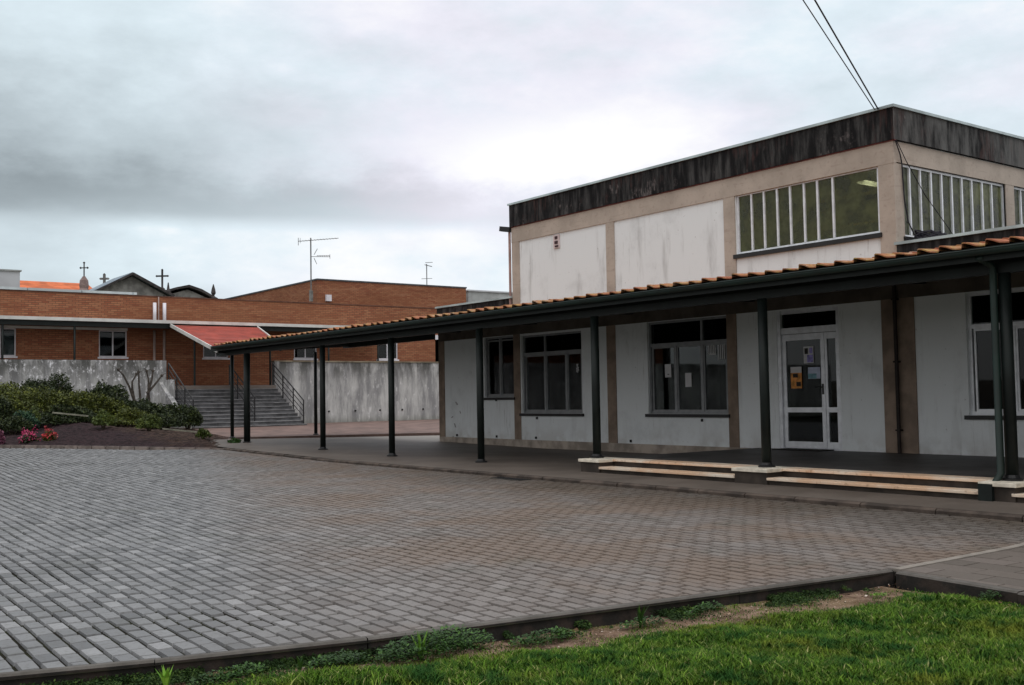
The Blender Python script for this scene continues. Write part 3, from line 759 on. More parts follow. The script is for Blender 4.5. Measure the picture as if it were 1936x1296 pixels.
# downpipe on the facade and corner pipe
dp = MB().tube([(XF-.09, 10.89, .1), (XF-.09, 10.89, 3.6)], .034, 8)
for z in (.7, 1.9, 3.0): dp.box(XF-.13, XF-.02, 10.845, 10.935, z, z+.03)
dp.build('downpipe', plain('dark brown pipe', (.022, .014, .012), .6, .4, 5.), wb)
MB().tube([(XF-.03, 22.27, 3.75), (XF-.03, 22.27, 5.8)], .035, 8).build('downpipe', plain('faded red pipe', (.36, .24, .22), .7, .2, 3.), wb)
MB().obox((XF-.02, 22.22, 5.80), (XF-.10, 22.55, 5.86), .14, .13).build('rain_spout', 'blacksteel', wb)
# scuffs on the plaster left panel
MT['scuff'] = plain('dark scuffs', (.30, .30, .30), .9, .4, 20.)
for (y, z, l, a) in ((24.93, 1.25, .16, .5), (25.16, .86, .14, -.3), (25.02, .63, .13, .9), (24.75, 1.0, .08, .7), (25.12, .3, .1, .2)):
    MB().poly([(XF-.004, y-l/2, z-a*l*.5), (XF-.004, y, z-a*l*.2-.03), (XF-.004, y+l/2, z+a*l*.5), (XF-.004, y, z+.03+a*l*.2)]).build('scuff_mark', 'scuff', wb)
# small meter plate high on the left panel
pl = thing('wall_plate', (XF, 20.33, 5.2), 'small pinkish plate with dark marks high on the left white panel', 'wall plate')
MB().box(XF-.03, XF-.002, 20.22, 20.45, 5.08, 5.42).build('plate', plain('pinkish board', (.60, .50, .50), .8, .1, 5.), pl)
MB().box(XF-.045, XF-.031, 20.28, 20.38, 5.31, 5.38).box(XF-.045, XF-.031, 20.27, 20.39, 5.19, 5.26).box(XF-.045, XF-.031, 20.25, 20.38, 5.11, 5.15).build('mark', plain('dark plum marks', (.05, .025, .03), .8, .2), pl)
# tiny hooks under the panels
for y, z in ((23.0, 1.30), (21.25, .83), (15.6, .82), (24.9, .33), (23.0, .33), (21.3, .33), (17.8, .33)): MB().box(XF-.05, XF, y-.012, y+.012, z, z+.06).build('bracket', 'blacksteel', wb)

# papers on door and window glass
GX = XF+.058
def paper(nm, y0, y1, z0, z1, mat, label, cat, extra=None, x=GX):
    o = thing(nm, (x, (y0+y1)/2, z0), label, cat)
    MB().box(x-.003, x, y0, y1, z0, z1).build('sheet', mat, o)
    for (a, b, c, d, mt) in (extra or []):
        MB().box(x-.005, x-.0032, y0+(y1-y0)*a, y0+(y1-y0)*b, z0+(z1-z0)*c, z0+(z1-z0)*d).build('print', mt, o)
paper('notice', 12.76, 12.99, 1.96, 2.28, 'paper', 'white notice with violet print, topmost paper on the entrance door glass', 'notice', [(.05, .65, .05, .5, 'violet'), (.1, .4, .58, .92, 'violet'), (.55, .9, .55, .9, 'dark')])
paper('poster', 13.05, 13.31, 1.48, 1.90, 'orangepaper', 'orange and cream poster on the entrance door glass', 'poster', [(0, 1, .72, 1, 'paper'), (.35, .8, .5, .68, 'dark'), (.1, .5, .1, .3, 'dark')])
paper('notice', 12.62, 12.90, 1.66, 1.88, 'bluepaper', 'pale blue landscape sheet beside the orange poster on the door', 'notice', [(.3, 1, 0.02, .45, 'teal')])
paper('notice', 16.57, 16.76, 1.78, 2.07, 'paper', 'white sheet taped high in the left pane of the window beside the door', 'notice', [(.3, .6, .2, .26, 'dark')], XF+.08)
paper('notice', 15.97, 16.15, 1.56, 1.86, 'paper', 'white sheet taped low in the middle pane of the window beside the door', 'notice', None, XF+.08)
o = thing('window_sticker', (XF+.08, 15.2, 2.2), 'row of white vertical strips in the top of the right window pane', 'sticker')
m = MB()
for k in range(5): m.box(XF+.076, XF+.08, 15.26+k*.045, 15.282+k*.045, 2.25, 2.43)
for k in range(5): m.box(XF+.076, XF+.08, 14.96+k*.05, 14.985+k*.05, 2.12, 2.43)
m.box(XF+.0755, XF+.0798, 15.25, 15.47, 2.22, 2.249); m.build('strip', 'paper', o)
o = thing('paper_flower', (XF+.08, 19.75, 2.), 'pale paper ornament stuck in the right pane of the three-pane window', 'ornament')
m = MB()
for k in range(6):
    a = k*math.pi/3; m.poly([(XF+.078, 19.74, 2.05), (XF+.078, 19.74+.05*math.cos(a), 2.05+.08*math.sin(a)), (XF+.078, 19.74+.06*math.cos(a+.6), 2.05+.09*math.sin(a+.6))])
m.poly([(XF+.077, 19.70, 2.18), (XF+.077, 19.78, 2.18), (XF+.077, 19.75, 2.11)]); m.build('petals', 'paper', o)
o = thing('potted_plant', (XF+.3, 19.78, 1.05), 'small plant in an orange pot behind the three-pane window', 'plant')
MB().lathe((XF+.32, 19.78, 1.0), [(.06, 0), (.09, .14), (.095, .16)], 12).build('pot', 'orangepaper', o)
m = MB()
for k in range(60):
    p = Vector((XF+.32+rnd.gauss(0, .06), 19.78+rnd.gauss(0, .08), 1.28+rnd.gauss(0, .06))); d = Vector((rnd.gauss(0, 1), rnd.gauss(0, 1), rnd.gauss(0, 1))).normalized()*.05; e2 = d.orthogonal().normalized()*.02
    m.poly([p-d, p+e2, p+d, p-e2])
m.build('foliage', 'weed leaves', o)
for a, b in ((14.9, 17.2), (19.5, 21.85)): MB().box(XF+.22, XF+.5, a, b, .93, .97).build('inner_sill', 'dark', wb)
o = thing('reflection_sheet', (XF+.6, 23, 1.4), 'added olive brown sheet for the reflection in the small left window', 'reflection_sheet')  # added sheet, its colour stands for the reflection in the pane
m = MB(); n = 40
for k in range(n+1):
    y = 22.24+1.28*k/n; x = XF+.17+.02*math.sin(k*1.3); m.v += [(x, y, 1.42), (x, y, 3.0)]
for k in range(n): m.f.append((2*k, 2*k+2, 2*k+3, 2*k+1))
m.build('olive_sheet', plain('olive curtain', (.66, .54, .14), .9, .4, 2.), o, smooth=True)

# ------------------------------------------------------------------ entrance steps
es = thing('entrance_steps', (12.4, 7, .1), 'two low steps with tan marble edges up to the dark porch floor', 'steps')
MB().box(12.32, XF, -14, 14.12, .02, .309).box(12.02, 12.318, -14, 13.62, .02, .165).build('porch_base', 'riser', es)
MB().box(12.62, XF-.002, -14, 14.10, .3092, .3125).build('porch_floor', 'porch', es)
def treads(x0, x1, z, spans):
    m = MB()
    for a, b in spans:
        y = a
        while y < b-.05:
            y2 = min(y+rnd.uniform(1.05, 1.25), b); m.box(x0, x1, y+.002, y2-.002, z-.036+rnd.uniform(-.001, .001), z+.002+rnd.uniform(-.001, .001)); y = y2
    return m
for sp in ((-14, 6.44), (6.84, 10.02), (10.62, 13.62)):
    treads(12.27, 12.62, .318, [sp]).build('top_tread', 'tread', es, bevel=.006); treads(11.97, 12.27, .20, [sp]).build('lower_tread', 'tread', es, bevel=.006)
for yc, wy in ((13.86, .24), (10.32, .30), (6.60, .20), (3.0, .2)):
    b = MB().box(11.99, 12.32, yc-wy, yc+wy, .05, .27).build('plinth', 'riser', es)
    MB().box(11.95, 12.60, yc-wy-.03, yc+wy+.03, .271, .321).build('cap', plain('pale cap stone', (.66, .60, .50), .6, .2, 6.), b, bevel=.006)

# ------------------------------------------------------------------ canopy
cp = thing('canopy', (12.35, 12, .1), 'long dark green steel canopy with orange clay tile edge along the white building', 'canopy')
x0c, z0c, x1c, z1c = 11.95, 3.10, 16.60, 3.56
YE = 31.05
mb = MB(); y = YE; per_ = .30; prof_all = []
while y > -14:
    P = per_*rnd.uniform(.95, 1.05); hh = .054*rnd.uniform(.6, 1.25); dz = rnd.uniform(-.006, .008)
    for fy, fz in ((0, 0), (.01, .85), (.07, 1.), (.20, .88), (.34, .66), (.48, .36), (.62, .14), (.80, .04), (.97, 0.)):
        prof_all.append((y-P*fy, hh*fz+dz, P))
    y -= P
# courses along the slope, slightly stepped
nc = 12; i0 = 0; npf = len(prof_all)
for c in range(nc):
    xa = x0c+(x1c-x0c)*c/nc; xb = x0c+(x1c-x0c)*(c+1)/nc+.03
    za = z0c+(z1c-z0c)*c/nc+.014; zb = z0c+(z1c-z0c)*(c+1)/nc
    i = len(mb.v)
    jit = {}
    for (yy, zz, P) in prof_all:
        k = round(yy/P); j = jit.setdefault(k, rnd.uniform(-.02, .02) if c == 0 else 0)
        mb.v.append((xa+j, yy, za+zz)); mb.v.append((xb, yy, zb+zz)); mb.v.append((xa+j, yy, za+zz-.016))
    for k in range(npf-1):
        a = i+3*k; b = a+3; mb.f.append((a, b, b+1, a+1)); mb.f.append((a, a+2, b+2, b))
mb.build('tile_roof', 'tile', cp)
# gutter (half round trough) with brackets
m = MB(); ga, gb = -14., 31.0; n = 8
for R_, off in ((.055, 0), (.048, 0)):
    i = len(m.v)
    for yy in (ga, gb):
        for k in range(n+1):
            t_ = math.pi*k/n; m.v.append((11.93-R_*math.cos(t_)*1.0, yy, 3.06-R_*1.25*math.sin(t_)))
    for k in range(n): m.f.append((i+k, i+k+1, i+n+1+k+1, i+n+1+k))
i = len(m.v)-2*(n+1)
m.tube([(11.875, ga, 3.062), (11.875, gb, 3.062)], .009, 6)
m.poly([(11.93-.055*math.cos(math.pi*k/n), gb, 3.06-.069*math.sin(math.pi*k/n)) for k in range(n+1)])
m.build('gutter', 'green', cp)
MB().box(12.0, 12.03, -14, 31.4, 2.93, 3.10).build('fascia', 'steel', cp)
m = MB().box(12.29, 12.41, -14, 31.4, 2.80, 2.915)
m.build('front_beam', 'steel', cp)
m = MB()
for xx, zz in ((12.9, 2.975), (13.7, 3.035), (14.5, 3.10), (15.3, 3.16), (16.1, 3.22)): m.box(xx, xx+.06, -14, 31.4, zz, zz+.10)
m.build('purlin', 'steel', cp)
yp = [6.62, 10.32, 14.08, 17.62, 21.16, 24.62, 29.47]
m = MB()
for yy in yp+[3., -.6, -4.2]: MB().obox((12.42, yy, 3.04), (XF-.06, yy, 3.27), .06, .07).build('rafter', 'steel', cp)
MB().obox((12.05, 30.95, 2.96), (16.6, 30.95, 3.24), .1, .2).build('rafter', 'steel', cp)
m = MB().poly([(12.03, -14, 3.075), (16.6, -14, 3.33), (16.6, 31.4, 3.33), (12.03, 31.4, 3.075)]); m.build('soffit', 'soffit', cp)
m = MB().box(16.5, 16.6, 25.9, 31.4, 3.1, 3.3); m.build('back_beam', 'steel', cp)
for k, yy in enumerate(yp+[3., -.6]):
    zb = .32 if (yy < 14.5) else zw(yy)
    p = MB().tube([(12.35, yy, zb), (12.35, yy, 2.80)], .072 if yy < 29 else .095, 14).build('post', 'steel', cp, smooth=True)
    MB().lathe((12.35, yy, zb), [(.125, 0), (.125, .022), (.09, .035), (.078, .07)], 14).build('base_plate', 'blacksteel', p)
for xx, yy, zb in ((12.63, 31.28, .29), (15.40, 31.20, .29)):
    p = MB().tube([(xx, yy, zb), (xx, yy, 2.96)], .055, 12).build('post', 'steel', cp, smooth=True)
    MB().lathe((xx, yy, zb), [(.09, 0), (.09, .02), (.06, .05)], 12).build('base_plate', 'blacksteel', p)
# downpipes from the gutter
def gpipe(yy, zb):
    MB().tube([(11.98, yy-.03, 2.98), (12.05, yy-.04, 2.95), (12.18, yy-.05, 2.92), (12.24, yy-.06, 2.86), (12.24, yy-.06, 2.6), (12.24, yy-.06, zb+.35), (12.10, yy, zb+.15), (12.02, yy, zb)], .043, 12).build('downpipe', 'green', cp, smooth=True)
gpipe(6.76, .06)
MB().box(11.93, 12.06, 6.65, 6.82, .05, .30).build('pipe_shoe', 'steel', cp)

# ------------------------------------------------------------------ brick building on the terrace
bb = thing('brick_building', (20, 53, 2.13), 'long low brown brick building behind the concrete retaining walls', 'building')
wins = [(9.65, 10.98), (14.69, 16.02), (19.86, 21.2), (24.9, 26.25), (30.03, 31.38)]
ho = [(a, b, 3.66, 4.95) for a, b in wins]+[(33.95, 35.0, 2.2, 4.85), (4.5, 5.85, 3.66, 4.95)]
m = MB(); wall(m, 'y', 53., 53.3, -20, 36.8, 2.1, 6.69, ho); wall(m, 'x', 36.8, 36.5, 53., 64., 2.1, 6.69, []); wall(m, 'x', -20, -19.7, 53., 64, 2.1, 6.69, []); wall(m, 'y', 64., 63.7, -20, 36.8, 2.1, 6.69, [])
m.build('wall', 'brick', bb)
MB().box(-19.6, 36.4, 53.35, 63.6, 6.3, 6.4).build('roof', plain('flat roof felt', (.10, .10, .10), .9, .2), bb)
MB().box(-20, 36.85, 52.97, 53.33, 6.69, 6.735).build('wall_cap', plain('dark brick cap', (.12, .06, .045), .9, .3, 2.), bb)
cps = MB(); x = -20.
while x < 16.4: cps.box(x+.02, min(x+2.4, 16.5)-.02, 52.93, 53.36, 6.74, 6.86); x += 2.42
cps.build('coping', plain('pale zinc coping', (.52, .58, .60), .45, .2, .8, .5, .3), bb)
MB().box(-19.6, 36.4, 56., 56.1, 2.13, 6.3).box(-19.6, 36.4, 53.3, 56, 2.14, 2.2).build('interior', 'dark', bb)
for k, (a, b) in enumerate(wins+[(4.5, 5.85)]):
    w_ = window(bb, 'y', 53., a, b, 3.66, 4.95, [(a+b)/2], None, 'whitepvc', depth=.08, fw_=.055, sill='whitepvc', inset=.04, sub=False, sillh=.09)
    if k == 0: MB().box(a+.05, b-.05, 53.2, 53.22, 3.7, 4.75).build('blind', 'blind', w_)
MB().box(33.9, 35.05, 52.9, 53.05, 4.85, 5.12).build('lintel', 'whitepvc', bb)
for px_ in (17.33, 17.82):
    p = MB().tube([(px_, 52.85, 5.36), (px_, 52.85, 6.38)], .085, 10).build('downpipe', 'whitepvc', bb, smooth=True)
    MB().tube([(px_, 52.9, 2.2), (px_, 52.9, 5.0)], .06, 10).build('lower_pipe', 'pinkpipe', p, smooth=True)  # the run below the canopy gets a darker colour
MB().tube([(17.56, 52.95, 5.4), (17.56, 52.95, 6.69)], .03, 6).build('joint_strip', 'pinkpipe', bb)
# pale lintel boxes under its canopy
bc = thing('walkway_canopy', (15, 51, 2.13), 'flat dark canopy with pale gutter along the brick building', 'canopy')
MB().box(-20, 30., 50.92, 51.04, 5.22, 5.37).build('gutter', 'gutterw', bc)
MB().prism([(51.0, 5.21), (53., 5.40), (53., 5.46), (51.05, 5.36)], 'x', -20, 30.).build('roof', plain('pale roof sheet', (.40, .38, .35), .7, .15, 1.), bc)
MB().box(-20, 30., 51.05, 51.15, 4.98, 5.2).build('beam', 'steel', bc)
MB().poly([(-20, 51.2, 5.05), (30, 51.2, 5.05), (30, 52.99, 5.1), (-20, 52.99, 5.1)]).build('soffit', 'soffit', bc)
MB().box(-10, 15.9, 52.5, 52.6, 4.93, 5.04).build('light_strip', 'gutterw', bc)
for xx in (1.0, 4.0, 7.0, 10.03, 13.08, 26.0, 29.0): MB().tube([(xx, 51.1, 2.13), (xx, 51.1, 4.98)], .05, 10).build('post', 'steel', bc, smooth=True)
# red roof over the stairs
rr = thing('stair_roof', (19.5, 47, 2.13), 'sloping red sheet roof over the top of the grey stairs', 'roof')
A, B_, C_, D_ = Vector((17.5, 50.95, 5.13)), Vector((21.9, 50.95, 5.13)), Vector((20.4, 44.6, 3.80)), Vector((16.92, 43.5, 3.56))
m = MB(); n = 18
for k in range(n):
    a, b = k/n, (k+1)/n+.01; L0, R0, L1, R1 = A.lerp(D_, a), B_.lerp(C_, a), A.lerp(D_, b), B_.lerp(C_, b)
    e = Vector((0, 0, .045)); m.poly([L0+e*.2, R0+e*.2, R1+e, L1+e]); m.poly([L1+e, R1+e, R1, L1])
m.build('sheets', 'redroof', rr)
m = MB().obox(A+Vector((-.03, 0, 0)), D_+Vector((-.03, 0, 0)), .05, .16).obox(B_+Vector((.03, 0, 0)), C_+Vector((.03, 0, 0)), .05, .16); m.build('trim', 'gutterw', rr)
m = MB().obox(D_, C_, .07, .14).obox(A-Vector((-.1, 0, .12)), D_-Vector((-.1, 0, .12)), .08, .1).obox(B_-Vector((.1, 0, .12)), C_-Vector((.1, 0, .12)), .08, .1); m.build('beam', 'green', rr)
for xx, yy, zz in ((20.9, 47.1, 4.25), (17.25, 47.1, 4.25)): MB().tube([(xx, yy, 2.1), (xx, yy, zz)], .05, 8).build('post', 'steel', rr)

# big brick block behind
bk = thing('brick_hall', (35, 66, 2), 'tall brown brick block rising behind the low brick building', 'building')
MB().box(32.77, 45.1, 66, 90., 2., 9.62).build('wall', 'brick', bk)
MB().box(32.72, 45.15, 65.95, 90.05, 9.62, 9.72).build('coping', plain('dark coping', (.07, .075, .085), .6, .3), bk)
tag(MB().box(33.35, 33.75, 65.8, 65.99, 8.18, 8.62).build('vent_box', 'whitepvc'), 'small white vent box on the tall brick block', 'vent')
gb_ = thing('grey_building', (47, 70, 2), 'plain pale grey building to the right of the tall brick block', 'building')
MB().box(46., 62, 67, 80, 2., 9.55).build('wall', 'fargrey', gb_); MB().box(45.9, 62.1, 66.9, 80.1, 9.55, 9.66).build('coping', 'farwhite', gb_)

def antenna(loc, hh, label, big):
    o = thing('antenna', loc, label, 'antenna', 'television antennas'); x, y, z = loc
    MB().tube([(x, y, z), (x, y, z+hh)], .045 if big else .035, 6).build('mast', 'antenna', o)
    m = MB(); rv = Vector((.8, -.6, 0)); P = lambda s, zz: (x+rv.x*s, y+rv.y*s, z+zz)
    if big:
        m.tube([P(-.85, hh-.22), P(1.9, hh-.05)], .022, 5)
        for k in range(13): s = -.7+k*.2; q = Vector(P(s, hh-.22+(s+.85)*.062)); e_ = Vector((.6, .8, 0))*.28; m.tube([q-e_, q+e_], .012, 4)
        m.tube([P(-.85, hh-.5), P(-.85, hh+.02)], .02, 5); m.tube([P(-.72, hh-.35), P(-.72, hh+.02)], .015, 4)
        m.build('yagi', 'antenna', o)
        m = MB().tube([P(0, hh-1.28), P(1.3, hh-1.32)], .02, 5).tube([P(.4, hh-1.22), P(1.3, hh-1.22)], .015, 4)
        for k in range(6): s = .5+k*.15; q = Vector(P(s, hh-1.27)); e_ = Vector((.6, .8, 0))*.2; m.tube([q-e_, q+e_], .012, 4)
        m.tube([P(1.3, hh-1.45), P(1.3, hh-1.15)], .018, 4).tube([P(.22, hh-1.15), P(.45, hh-.75)], .02, 4).tube([P(.22, hh-1.4), P(.4, hh-1.8)], .02, 4); m.build('yagi', 'antenna', o)
        MB().box(x-.12, x+.12, y-.05, y+.05, z-.0, z+.75).build('bracket', 'granite', o)
    else:
        m.tube([P(-.15, hh-.05), P(.4, hh-.2)], .03, 5).tube([P(-.1, hh+.1), P(.45, hh+.12)], .02, 4).tube([P(-.4, hh-1.1), P(.4, hh-1.08)], .018, 4)
        m.build('yagi', 'antenna', o)
antenna((32.2, 65.8, 8.1), 4.35, 'tall thin television antenna with two yagi arms above the brick block', True)
antenna((42.0, 66.6, 9.6), 1.75, 'small faint television antenna on the right end of the tall brick roof', False)

# ------------------------------------------------------------------ hill with the chapels
m = MB(); n = 24
def hz(x, y): return 2.13+max(0, min(1, (y-68)/10))*4.2
for j in range(12):
    for i in range(n): m.v.append((-30+i*6., 66+j*6., hz(0, 66+j*6)))
for j in range(11):
    for i in range(n-1): k = j*n+i; m.f.append((k, k+1, k+n+1, k+n))
struct(m.build('hill', 'far ground', smooth=True))
def cross(o, x, y, z, hh, w, t_=.11, mat='graniteD', nm='cross'):
    rv = Vector((.8, -.6, 0))
    m = MB().obox((x, y, z), (x, y, z+hh), t_, t_, (.8, -.6, 0)); c = Vector((x, y, z+hh*.66)); m.obox(c-rv*w/2, c+rv*w/2, t_*.9, t_*.95)
    for q in (Vector((x, y, z+hh)), c-rv*w/2, c+rv*w/2): m.lathe((q.x, q.y, q.z-.08), [(.02, 0), (.1, .08), (.02, .16)], 6)
    return m.build(nm, mat, o)
c1 = thing('chapel', (24.3, 80, 6.3), 'grey gabled chapel with blue slate roof and a cross, tallest behind the brick wall', 'chapel')
MB().prism([(22.1, 6.2), (27.2, 6.2), (27.2, 9.45), (24.55, 10.82), (22.1, 9.7)], 'y', 80., 84.).build('wall', 'granite', c1)
rf = MB().prism([(21.8, 9.5), (24.5, 10.92), (27.6, 9.4), (27.6, 9.55), (24.5, 11.12), (21.8, 9.66)], 'y', 79.7, 84.6).build('roof', 'slate', c1)
MB().obox((21.8, 79.65, 9.55), (24.5, 79.65, 11.0), .14, .15).obox((24.5, 79.65, 11.0), (27.6, 79.65, 9.45), .14, .2).build('verge', 'graniteD', c1)
MB().lathe((23.9, 84.8, 9.9), [(.3, 0), (.25, .35), (.14, .5)], 8).build('pedestal', 'granite', c1); cross(c1, 23.9, 84.8, 10.4, 1.05, .62, .16, 'granite')
c2 = thing('chapel', (29, 80, 6.3), 'low dark gabled chapel with a cross and finials, right of the slate roofed one', 'chapel')
MB().prism([(27.3, 6.2), (31.1, 6.2), (31.1, 9.3), (29.0, 10.1), (27.3, 9.6)], 'y', 80.6, 88.).build('wall', 'granite', c2)
MB().prism([(26.9, 9.6), (28.0, 10.05), (29.0, 10.26), (30.0, 9.95), (31.3, 9.3), (31.3, 9.5), (30., 10.17), (29.0, 10.46), (28.0, 10.22), (26.9, 9.8)], 'y', 80.3, 88.3).build('roof', 'graniteD', c2)
MB().lathe((26.94, 80.4, 9.4), [(.45, 0), (.35, .35), (.18, .5), (.22, .65), (.1, .75)], 8).build('pedestal', 'graniteD', c2)
cross(c2, 26.94, 80.4, 10.1, 1.4, .85, .12)
MB().lathe((27.4, 80.4, 9.6), [(.18, 0), (.2, .3), (.12, .4), (.04, .95)], 8).build('finial', 'graniteD', c2)
MB().lathe((30.96, 80.4, 9.4), [(.2, 0), (.22, .15), (.08, .3), (.2, .5), (.15, .8), (.03, 1.2)], 8).build('finial', 'graniteD', c2)
sc_ = thing('stone_cross', (21.25, 80.5, 6.3), 'thin dark cross on a pinkish pedestal, leftmost on the skyline', 'cross')
MB().lathe((21.25, 80.5, 6.2), [(.4, 0), (.4, 3.4), (.3, 3.6), (.34, 3.8), (.3, 4.2), (.16, 4.4), (.1, 4.5)], 10).build('pedestal', plain('pinkish stone', (.26, .19, .18), .9, .2, 3.), sc_)
cross(sc_, 21.25, 80.5, 10.6, 1.1, .5, .07)
oh = thing('orange_roof_house', (19, 84, 6.3), 'house with bright orange tile roof behind the brick wall, far left', 'house')
MB().box(16.6, 22.5, 85., 92, 6.2, 9.7).build('wall', 'farwhite', oh)
MB().prism([(84.6, 9.6), (88.5, 10.9), (92.4, 9.6), (92.4, 9.75), (88.5, 11.05), (84.6, 9.75)], 'x', 16.3, 23.6).build('roof', 'orangeroof', oh)
fw2 = thing('white_block', (10, 80, 6.3), 'plain pale grey-white block at the far left skyline', 'building')
MB().box(-8, 16.8, 80, 88, 6.2, 10.75).build('wall', 'farwhite', fw2); MB().box(-8.1, 16.9, 79.9, 88.1, 10.75, 10.85).build('coping', 'fargrey', fw2)

# ------------------------------------------------------------------ cables
def sag(a, b, s, n=14):
    a = Vector(a); b = Vector(b); return [a.lerp(b, k/n)-Vector((0, 0, s*4*(k/n)*(1-k/n))) for k in range(n+1)]
d1 = Vector((12.99, 9.9, 7.32))-Vector((16.6, 11.16, 6.47)); d2 = Vector((13.16, 9.81, 7.32))-Vector((16.6, 11.09, 6.46))
tag(MB().tube(sag((16.6, 11.16, 6.45), Vector((16.6, 11.16, 6.45))+d1*4, .0), .010, 6).build('overhead_cable', 'cable'), 'thinner left one of the two overhead cables running up from the roof corner', 'cable', 'overhead cables')
tag(MB().tube(sag((16.6, 11.09, 6.44), Vector((16.6, 11.09, 6.44))+d2*4, .0), .014, 6).build('overhead_cable', 'cable'), 'thicker right one of the two overhead cables running up from the roof corner', 'cable', 'overhead cables')
tag(MB().tube([(16.60, 10.78, 5.84), (16.75, 10.79, 5.6), (16.84, 10.82, 5.45), (16.87, 10.83, 5.2), (16.88, 10.82, 4.8), (16.95, 10.80, 4.4), (17.2, 10.78, 4.05)], .012, 5).build('wall_cable', 'cable'), 'loose cable hanging down the column beside the side window', 'cable')
tag(MB().tube([(16.66, 10.79, 5.83), (16.95, 10.80, 5.5), (17.5, 10.8, 4.95), (18.2, 10.78, 4.4), (18.4, 10.76, 4.2)], .008, 5).build('wall_cable', 'cable'), 'thin cable crossing the side window diagonally', 'cable')
m = MB(); pts = []
for k in range(90):
    a = k*.55; pts.append((17.25+.45*math.cos(a)*(1+.1*math.sin(k)), 10.55+.12*math.sin(a), 4.12+.06*math.sin(a*1.7)+.05*rnd.random()))
m.tube(pts, .014, 5); tag(m.build('cable_coil', 'cable'), 'tangled black cable heap lying on the low roof below the side window', 'cable')

# drain grate and a patched line in the paving
dg = thing('drain_grate', (10.6, 14.3, 0), 'dark iron drain grate in the paving beside the walkway kerb', 'drain')
m = MB().box(10.5, 10.74, 13.9, 13.94, -.02, .055).box(10.5, 10.74, 14.66, 14.70, -.02, .055)
for k in range(4): m.box(10.52+k*.054, 10.54+k*.054, 13.94, 14.66, -.02, .053)
m.build('grate', 'blacksteel', dg); MB().box(10.48, 10.76, 13.88, 14.72, -.03, .048).build('pit', plain('drain shadow', (.05, .045, .04), .9, .2), dg)

# ------------------------------------------------------------------ plants
def leaves(C, rad, n, size, lump=.25, flat=0., seed=0, shell=.55):
    g = np.random.default_rng(seed)
    d = g.normal(size=(n, 3)); d /= np.linalg.norm(d, axis=1)[:, None]
    d[:, 2] = np.abs(d[:, 2])*1.0-.15*(g.random(n) < .3)
    r = shell+(1-shell)*g.random(n)**.6
    ph = g.uniform(0, 6.28, 6)
    r *= 1+lump*(np.sin(d[:, 0]*5+ph[0])*np.sin(d[:, 1]*5+ph[1])+.7*np.sin(d[:, 2]*7+ph[2]+d[:, 0]*4))+.10*g.normal(size=n)*lump*2
    P = np.array(C)+d*r[:, None]*np.array(rad)
    a = g.normal(size=(n, 3))+d*.6; a /= np.linalg.norm(a, axis=1)[:, None]
    b = np.cross(a, g.normal(size=(n, 3))); b /= np.linalg.norm(b, axis=1)[:, None]
    s = size*g.uniform(.6, 1.4, n)[:, None]
    V = np.stack([P-a*s, P+b*s*.45, P+a*s, P-b*s*.45], 1).reshape(-1, 3)
    return V, np.arange(n*4).reshape(-1, 4)
bcount = [0]
def bush(x, y, w, z0, z1, mat, label, n=2600, size=.05, nm='shrub', cat='shrub', depth=None, lump=.25, group='shrubs in the sloping flower bed', shell=.5):
    bcount[0] += 1
    zb = bedz(x, y) if (z0 is None or z0 > .3) else z0
    o = thing(nm, (x, y, zb), label, cat, group)
    hgt = z1-zb
    V, F = leaves((x, y, zb+hgt*.30), (w/2, (depth or w)/2, hgt*.70), int(n*1.5), size*.85, lump*.7, seed=bcount[0], shell=max(shell, .68))
    V[:, 2] = np.maximum(V[:, 2], zb-.05)
    npmesh('foliage', V, F, 4, mat, o)
    m = MB()
    for k in range(5):
        a = rnd.uniform(0, 6.28); m.tube([(x, y, zb-.1), (x+math.cos(a)*w*.15, y+math.sin(a)*w*.15, zb+hgt*.4), (x+math.cos(a)*w*.3, y+math.sin(a)*w*.3, zb+hgt*.8)], [.035, .02, .008], 5)
    m.build('stem', 'stem', o)
    return o
bush(10.54, 45, 2.35, 1.5, 2.50, 'dark leaves', 'broad dark green shrub standing highest against the white-streaked wall', 5200, .06)
bush(8.3, 42.3, 2.6, 1.2, 2.25, 'olive leaves', 'olive green hedge mound at the left edge of the picture, upper one', 4200, .06, 'hedge', 'hedge')
bush(9.0, 40.2, 3.0, .95, 1.88, 'olive leaves', 'long olive hedge mound in front of the broad dark shrub', 4800, .06, 'hedge', 'hedge', 1.6)
bush(10.9, 40.2, 2.3, .9, 1.80, 'olive leaves', 'olive hedge mound below the broad dark shrub, right of the long one', 3600, .06, 'hedge', 'hedge', 1.5)
bush(12.22, 43.5, 1.75, 1.0, 2.08, 'dark leaves', 'dark spiky shrub in front of the concrete wall, right of the broad one', 3200, .075, lump=.35)
bush(12.4, 41, 2.0, .66, 1.62, 'dark leaves', 'dark green shrub below the spiky one', 3600, .06)
bush(13.5, 42, 1.5, .6, 1.45, 'dark leaves', 'dark shrub below the bare branches, left of the pruned stump', 2600, .06)
bush(8.05, 37.5, .85, None, 1.22, 'blue leaves', 'small bluish green plant behind the pink flowers', 1100, .05)
bush(8.35, 37.9, .6, None, 1.30, 'light leaves', 'small yellow-green plant behind the red flowers', 700, .05)
bush(10.0, 35.5, .66, None, 1.16, 'light leaves', 'small lime green tuft in the middle of the bed', 1000, .05)
bush(11.15, 34.6, .80, None, 1.0, 'light leaves', 'small rounded light green bush alone near the stairs end of the bed', 1800, .045, shell=.35)
bush(14.1, 41.3, 1.05, None, 1.32, 'dark leaves', 'dark shrub beside the foot of the stairs, left one', 2000, .06)
bush(14.75, 41., 1.1, None, 1.22, 'dark leaves', 'dark shrub beside the foot of the stairs, right one', 2200, .06)
bush(9.8, 39, 1.7, .85, 1.40, 'dark leaves', 'low dark shrub just above the pale timber edging', 2400, .055, depth=1.)
